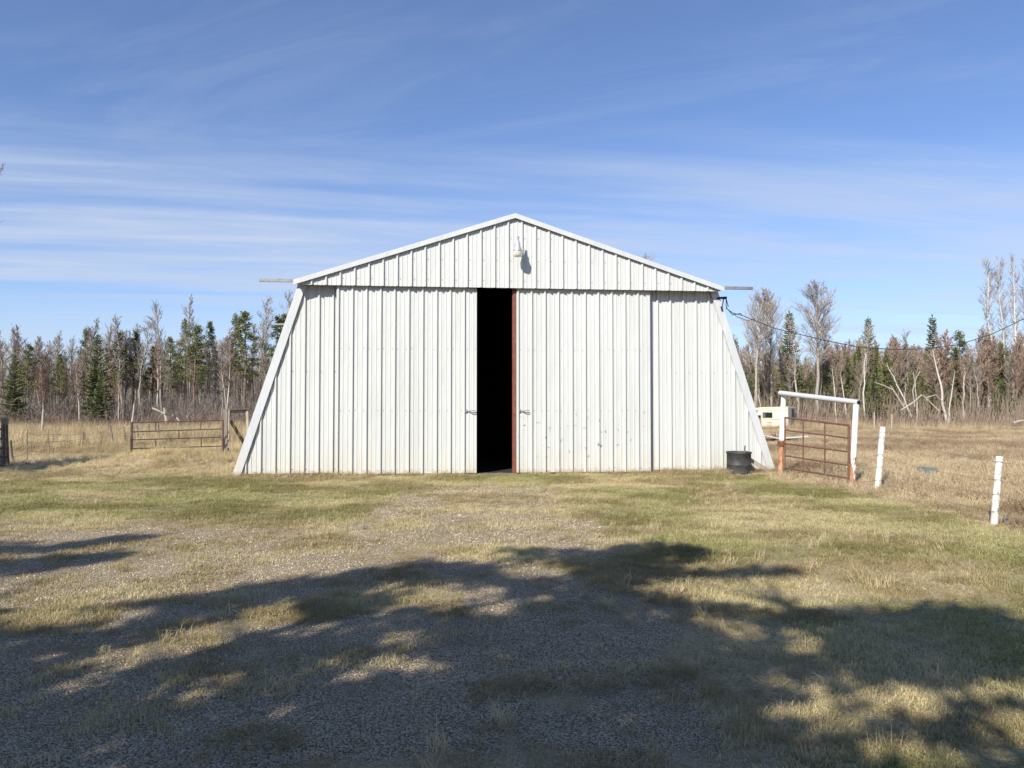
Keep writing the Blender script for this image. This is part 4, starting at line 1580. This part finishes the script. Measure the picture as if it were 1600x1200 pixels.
SHADE_TREES = [(-11.6, -1.6, 9.6), (-8.6, -2.6, 10.0), (-5.6, -1.9, 9.6), (-2.6, -2.7, 10.4), (0.9, -2.3, 9.4), (3.6, -1.8, 9.2), (-18.5, 9.0, 9.2), (-16.6, 11.6, 9.6)]
ORD = ['far left of the row behind the viewer', 'second from the left of the row behind the viewer', 'third from the left of the row behind the viewer', 'fourth from the left, behind the viewer',
       'directly behind the viewer', 'behind the viewer to the right', 'outside the left edge, nearer the viewer', 'outside the left edge, farther from the viewer']
hx, hy = math.sin(SUN_AZ), math.cos(SUN_AZ)      # shadows run this way over the ground
tan_el = math.tan(SUN_EL)
crowns = [MB() for _ in SHADE_TREES]
limbs = [[] for _ in SHADE_TREES]
rs = random.Random(11)


def cast(x, y, pool, n, size):
    """foliage on the sun ray through ground point x, y, in the nearest of the trees in pool"""
    best = None
    for i in pool:
        tx, ty, th = SHADE_TREES[i]
        s = (x - tx) * hx + (y - ty) * hy
        z = s * tan_el
        lat = abs((x - tx) * hy - (y - ty) * hx)
        if not (1.6 < z < th + 1.0):
            continue
        sc_ = lat + rs.uniform(0, 0.8)
        if best is None or sc_ < best[0]:
            best = (sc_, i, s)
    if best is None:
        return
    _, i, s = best
    tx, ty, th = SHADE_TREES[i]
    s = max(s + rs.gauss(0, 0.8), 1.6)
    z = s * tan_el
    px_, py_ = x - hx * s, y - hy * s
    if i < 6 and (abs((x - tx) * hy - (y - ty) * hx) > 3.6 or z < 2.4 or py_ > 0.55 * (z - 1.9)):
        return                      # keep each crown round its own trunk
    c = Vector((px_ - tx, py_ - ty, z))
    for _ in range(n):
        a = Vector((rs.gauss(0, 1), rs.gauss(0, 1), rs.gauss(0, 1))).normalized()
        b = Vector((rs.gauss(0, 1), rs.gauss(0, 1), rs.gauss(0, 1))).normalized()
        p = c + Vector((rs.gauss(0, 1), rs.gauss(0, 1), rs.gauss(0, 1))) * size * 0.35
        crowns[i].tri(p - a * size * 0.5, p + a * size * 0.5, p + b * size * 0.8)
    if rs.random() < 0.05:
        limbs[i].append(c)


step = 0.115
for ix in range(int(20 / step)):
    for iy in range(int(11 / step)):
        x = -9.5 + (ix + rs.random()) * step
        y = -1.0 + (iy + rs.random()) * step
        if abs(x) > 1.0 * max(y, 0) + 4.5:
            continue
        if shaded(x, y):
            cast(x, y, range(6), 8, 0.15)
            cast(x, y, range(6), 5, 0.13)
            if rs.random() < 0.6 and all(shaded(x + a * 0.45, y + b * 0.4) for a, b in ((1, 0), (-1, 0), (0, 1), (0, -1))):
                cast(x, y, rs.sample(range(6), 3), 5, 0.24)  # extra foliage added to block skylight and deepen the ground shade
                cast(x, y, rs.sample(range(6), 2), 5, 0.24)
for ix in range(int(16 / 0.2)):
    for iy in range(int(7 / 0.2)):
        x = -19 + (ix + rs.random()) * 0.2
        y = 15 + (iy + rs.random()) * 0.2
        if inside(SH_FAR, x, y):
            cast(x, y, (6, 7), 5, 0.30)
for i, (tx, ty, th) in enumerate(SHADE_TREES):
    r = empty('pine_tree', (tx, ty, 0))
    tag(r, 'pine tree standing ' + ORD[i] + ', shading the yard', 'tree')
    near = [v[2] for v in crowns[i].v if math.hypot(v[0], v[1]) < 0.9]
    th = min(th, (max(near) if near else 6.0) - 1.3)
    T = MB()
    tr = [Vector((0, 0, -0.3)), Vector((0.05, 0, th * 0.3)), Vector((0.0, 0.05, th * 0.6)), Vector((0, 0, th))]
    T.tube(tr, [0.16, 0.13, 0.09, 0.03], 10)
    for c in limbs[i]:
        z = max(1.2, c.z - 0.35 * math.hypot(c.x, c.y))
        T.spike(along(tr, min(0.97, z / th)), c, 0.03)
    T.build('trunk', M['pine_bark'], r)
    crowns[i].build('crown', M['pine'], r)

for i in range(11):  # unseen spruces added to cut skylight coming from behind
    x_, y_ = -21 + i * 3.4 + random.uniform(-0.6, 0.6), -10.5 + random.uniform(-1.5, 1.0)
    tree('spruce', x_, y_, random.uniform(8.2, 9.2), 'unseen full dark spruce in the row added well behind the viewer to block skylight', 'unseen spruces added behind the viewer', wide=1.25)

# ------------------------------------------------------------------ scattered ground cover
def tuft(seed, n, h, spread, w, lean):
    rs = random.Random(seed)
    m = MB()
    for _ in range(n):
        a, q = rs.uniform(0, 6.28), spread * math.sqrt(rs.random())
        b = Vector((q * math.cos(a), q * math.sin(a), -0.006))
        hh = h * rs.uniform(0.45, 1.15)
        az = rs.uniform(0, 6.28)
        ln = lean * rs.uniform(0.2, 1.3)
        d = Vector((math.cos(az), math.sin(az), 0))
        s = Vector((-d.y, d.x, 0)) * w * 0.5
        mid = b + d * hh * ln * 0.35 + Vector((0, 0, hh * 0.6))
        tip = b + d * hh * ln + Vector((0, 0, hh * max(0.15, 1 - 0.45 * ln)))
        k = len(m.v)
        m.v += [tuple(b - s), tuple(b + s), tuple(mid + s * 0.7), tuple(mid - s * 0.7), tuple(tip)]
        m.f += [(k, k + 1, k + 2, k + 3), (k + 3, k + 2, k + 4)]
    return m


def mat_blade(name, dry1, dry2, green):
    t = NT(name)
    tint = t.attr('tint', 'INSTANCER')
    rnd = t.attr('rnd', 'INSTANCER')
    c = t.mix(rnd, dry1, dry2)
    c = t.mix(tint, c, t.mix(rnd, green, tuple(x * 0.62 for x in green)))
    t.put(t.b.inputs['Base Color'], c)
    t.b.inputs['Roughness'].default_value = 0.8
    t.b.inputs['Specular IOR Level'].default_value = 0.2
    tr = t.n('BsdfTranslucent')
    t.put(tr.inputs['Color'], c)
    mx = t.n('MixShader')
    mx.inputs['Fac'].default_value = 0.35
    t.t.links.new(t.b.outputs[0], mx.inputs[1])
    t.t.links.new(tr.outputs[0], mx.inputs[2])
    t.t.links.new(mx.outputs[0], t.t.nodes['Material Output'].inputs['Surface'])
    return t.m


M['blade'] = mat_blade('lawn_blades', (0.68, 0.59, 0.36), (0.36, 0.285, 0.155), (0.31, 0.325, 0.10))
M['straw'] = mat_blade('field_straw', (0.62, 0.51, 0.345), (0.34, 0.245, 0.16), (0.72, 0.60, 0.34))
t = NT('pebble')
rnd = t.attr('rnd', 'INSTANCER')
c = t.mix(rnd, (0.22, 0.175, 0.11), (0.64, 0.53, 0.365))
M['pebble'] = t.done(c, 0.85)


def library(name, meshes, mat):
    col = bpy.data.collections.new(name)
    for i, m in enumerate(meshes):
        o = bpy.data.objects.new('%s_piece' % name, m.mesh(name, mat))
        col.objects.link(o)
    return col


def scatter(name, pts, scl, rot, tint, col, nvar, label, cat, rnd=None):
    N = len(pts)
    me = bpy.data.meshes.new(name)
    me.vertices.add(N)
    me.vertices.foreach_set('co', np.asarray(pts, np.float32).ravel())
    for nm, typ, arr in (('scl', 'FLOAT', scl), ('tint', 'FLOAT', tint), ('rnd', 'FLOAT', rng.random(N) if rnd is None else rnd)):
        a = me.attributes.new(nm, typ, 'POINT')
        a.data.foreach_set('value', np.asarray(arr, np.float32))
    a = me.attributes.new('rot', 'FLOAT_VECTOR', 'POINT')
    a.data.foreach_set('vector', np.asarray(rot, np.float32).ravel())
    a = me.attributes.new('idx', 'INT', 'POINT')
    a.data.foreach_set('value', rng.integers(0, nvar, N).astype(np.int32))
    me.update()
    o = obj(name, me)
    ng = bpy.data.node_groups.new(name, 'GeometryNodeTree')
    ng.interface.new_socket('Geometry', in_out='INPUT', socket_type='NodeSocketGeometry')
    ng.interface.new_socket('Geometry', in_out='OUTPUT', socket_type='NodeSocketGeometry')
    gi, go = ng.nodes.new('NodeGroupInput'), ng.nodes.new('NodeGroupOutput')
    ip = ng.nodes.new('GeometryNodeInstanceOnPoints')
    ci = ng.nodes.new('GeometryNodeCollectionInfo')
    ci.inputs['Collection'].default_value = col
    ci.inputs['Separate Children'].default_value = True
    ci.inputs['Reset Children'].default_value = True

    def na(nm, typ):
        n = ng.nodes.new('GeometryNodeInputNamedAttribute')
        n.data_type = typ
        n.inputs['Name'].default_value = nm
        return n.outputs['Attribute']
    L = ng.links
    L.new(gi.outputs[0], ip.inputs['Points'])
    L.new(ci.outputs[0], ip.inputs['Instance'])
    ip.inputs['Pick Instance'].default_value = True
    L.new(na('idx', 'INT'), ip.inputs['Instance Index'])
    L.new(na('rot', 'FLOAT_VECTOR'), ip.inputs['Rotation'])
    L.new(na('scl', 'FLOAT'), ip.inputs['Scale'])
    L.new(ip.outputs[0], go.inputs[0])
    md = o.modifiers.new('scatter', 'NODES')
    md.node_group = ng
    return tag(o, label, cat, None, 'stuff')


def cone_points(n, y0, y1, power, margin=0.77, pad=1.0):
    y = y0 + (y1 - y0) * rng.random(n) ** power
    x = (rng.random(n) * 2 - 1) * (margin * y + pad)
    return x, y


def not_barn(x, y):
    bx = (x - 0.04) * CT + (y - 16.0) * ST
    by = -(x - 0.04) * ST + (y - 16.0) * CT
    return ~((np.abs(bx) < 6.12) & (by > -0.12) & (by < LEN + 0.1))


def rots(n, tilt=0.12):
    return np.stack([rng.normal(0, tilt, n), rng.normal(0, tilt, n), rng.random(n) * 6.283], 1)


# lawn
lib_lawn = library('lawn_tuft', [tuft(300 + i, 22, 0.050, 0.085, 0.0048, 0.9) for i in range(7)], M['blade'])
x, y = cone_points(150000, 2.2, 17.5, 0.72)
g, gr, f = zones(x, y)
clump = fbm(x * 2.2, y * 2.2, 61)
dens = (1 - g) * (0.22 + 0.78 * sst(0.36, 0.58, clump)) + g * 0.22 * sst(0.46, 0.64, clump)
keep = (rng.random(len(x)) < dens * (1 - 0.6 * f)) & not_barn(x, y)
x, y, gr, clump, g = x[keep], y[keep], gr[keep], clump[keep], g[keep]
pts = np.stack([x, y, height(x, y)], 1)
tint = np.clip(gr * 0.9 + rng.normal(0, 0.25, len(x)) + 0.10 * (x > 1.5) - 0.04, 0, 1) * 0.95
scatter('lawn_grass', pts, (0.42 + 0.8 * clump + 0.3 * rng.random(len(x))) * (0.75 + 0.02 * y), rots(len(x)), tint, lib_lawn, 7, 'short patchy yard grass, part green and part dry', 'grass',
        np.clip(sst(0.34, 0.66, fbm(x * 0.9, y * 1.5, 121, 5)) * 0.95 + rng.normal(0, 0.22, len(x)), 0, 1))
# taller weeds and clumps in the yard
lib_weed = library('weed_tuft', [tuft(400 + i, 26, 0.15, 0.06, 0.0045, 1.1) for i in range(5)], M['blade'])
x, y = cone_points(9000, 2.4, 15.3, 0.7)
g, gr, f = zones(x, y)
cl = fbm(x * 0.9, y * 0.9, 77)
keep = (rng.random(len(x)) < (0.05 + 0.75 * sst(0.50, 0.66, cl)) * (1 - 0.9 * g) * (1 - 0.4 * sst(8, 11, y))) & not_barn(x, y)
x, y, gr = x[keep], y[keep], gr[keep]
bx = rng.uniform(-6.3, 6.3, 900)
by = YD - 0.10 - 0.22 * rng.random(900) ** 2 + np.where((bx < -3.95) | (bx > 3.15), 0.12, 0.0)
ok = ((bx < -0.8) | (bx > 0.1)) & (rng.random(900) < 0.25 + 0.75 * sst(0.42, 0.62, fbm(bx * 1.3, by, 111)))
bx, by = bx[ok], by[ok]
x = np.concatenate([x, 0.04 + bx * CT - by * ST])
y = np.concatenate([y, 16.0 + bx * ST + by * CT])
gr = np.concatenate([gr, rng.random(len(bx)) * 0.6])
scatter('yard_weeds', np.stack([x, y, height(x, y)], 1), 0.40 + 0.75 * rng.random(len(x)) ** 1.6, rots(len(x), 0.2), np.clip(gr * 0.8 + rng.normal(0, .2, len(x)) - 0.15, 0, 1), lib_weed, 5, 'taller tufts of dry weeds scattered over the yard', 'grass')
# field straw
lib_straw = library('straw_tuft', [tuft(500 + i, 24, 0.26, 0.13, 0.007, 1.5) for i in range(6)], M['straw'])
x, y = cone_points(120000, 4.5, 56, 0.80, 0.80, 2.0)
g, gr, f = zones(x, y)
cl = fbm(x * 0.6, y * 0.6, 88)
keep = (rng.random(len(x)) < f * (0.30 + 0.7 * sst(0.35, 0.6, cl))) & not_barn(x, y)
x, y, cl = x[keep], y[keep], cl[keep]
mown = ((x > -16) & (x < -5) & (y < 22)).astype(float)
rough = sst(0.8, 2.0, x - (6.9 - 0.1 * y)) * (1 - sst(15, 19, y)) * sst(0.38, 0.58, fbm(x * 0.8, y * 0.8, 89))
sclv = (0.30 + 0.9 * cl * rng.random(len(x)) + 0.012 * y) * (1 - 0.15 * mown) * (1 + 0.9 * rough)
tint = np.clip(0.8 * sst(-5, -9, x) + rng.normal(0.1, 0.2, len(x)), 0, 1)
scatter('field_grass', np.stack([x, y, height(x, y)], 1), sclv, rots(len(x), 0.25), tint, lib_straw, 6, 'dry tan grass covering the fields beyond the yard', 'grass',
        np.clip(sst(0.36, 0.64, fbm(x * 0.3, y * 0.55, 131, 5)) + rng.normal(0, 0.22, len(x)), 0, 1))
# tall pale stalks at the edges of the left field and right wood
lib_tall = library('tall_stalks', [tuft(600 + i, 20, 0.95, 0.22, 0.010, 0.55) for i in range(5)], M['straw'])
n = 15000
x1, y1 = cone_points(n, 23, 54, 0.8, 0.76, 2.0)
cl = fbm(x1 * 0.25, y1 * 0.25, 93)
keep = (rng.random(n) < np.where(x1 < -8, 0.9 * sst(0.42, 0.60, cl) + 0.08, sst(44, 52, y1) * 0.5 * sst(0.4, 0.55, cl))) & not_barn(x1, y1)
x, y = x1[keep], y1[keep]
scatter('tall_dry_grass', np.stack([x, y, height(x, y)], 1), 0.55 + 0.5 * rng.random(len(x)), rots(len(x), 0.12), np.clip(rng.normal(0.5, 0.3, len(x)), 0, 1), lib_tall, 5, 'tall golden dry grass in front of the woods', 'grass')
# gravel
def pebble(seed):
    rs = random.Random(seed)
    m = MB()
    n = 6
    ring = []
    top, bot = (0, 0, 0.36), (0, 0, -0.36)
    for lvl, r, z in ((0, 0.42, -0.16), (1, 0.46, 0.14)):
        for k in range(n):
            th = 2 * math.pi * (k + 0.5 * lvl) / n
            q = r * rs.uniform(0.8, 1.2)
            m.v.append((q * math.cos(th) * 1.25, q * math.sin(th) * 0.9, z * rs.uniform(0.7, 1.3)))
    m.v += [bot, top]
    for k in range(n):
        k2 = (k + 1) % n
        m.f += [(k, k2, n + k), (k2, n + k2, n + k), (2 * n, k2, k), (2 * n + 1, n + k, n + k2)]
    return m


lib_peb = library('pebble', [pebble(700 + i) for i in range(6)], M['pebble'])
x, y = cone_points(110000, 2.4, 13.5, 0.62, 0.76, 0.5)
g, gr, f = zones(x, y)
keep = (rng.random(len(x)) < sst(0.25, 0.75, g) * (0.45 + 0.5 * sst(0.35, 0.6, fbm(x * 2.1, y * 2.1, 99))) + 0.01) & not_barn(x, y)
x, y = x[keep], y[keep]
size = 0.005 + 0.010 * rng.random(len(x)) ** 2.6 + 0.0005 * y
size = np.where(rng.random(len(x)) < 0.004, size * 2.2, size)
scatter('gravel', np.stack([x, y, height(x, y) + size * 0.1], 1), size, rots(len(x), 0.5), np.zeros(len(x)), lib_peb, 6, 'loose grey and tan gravel of the driveway', 'gravel')
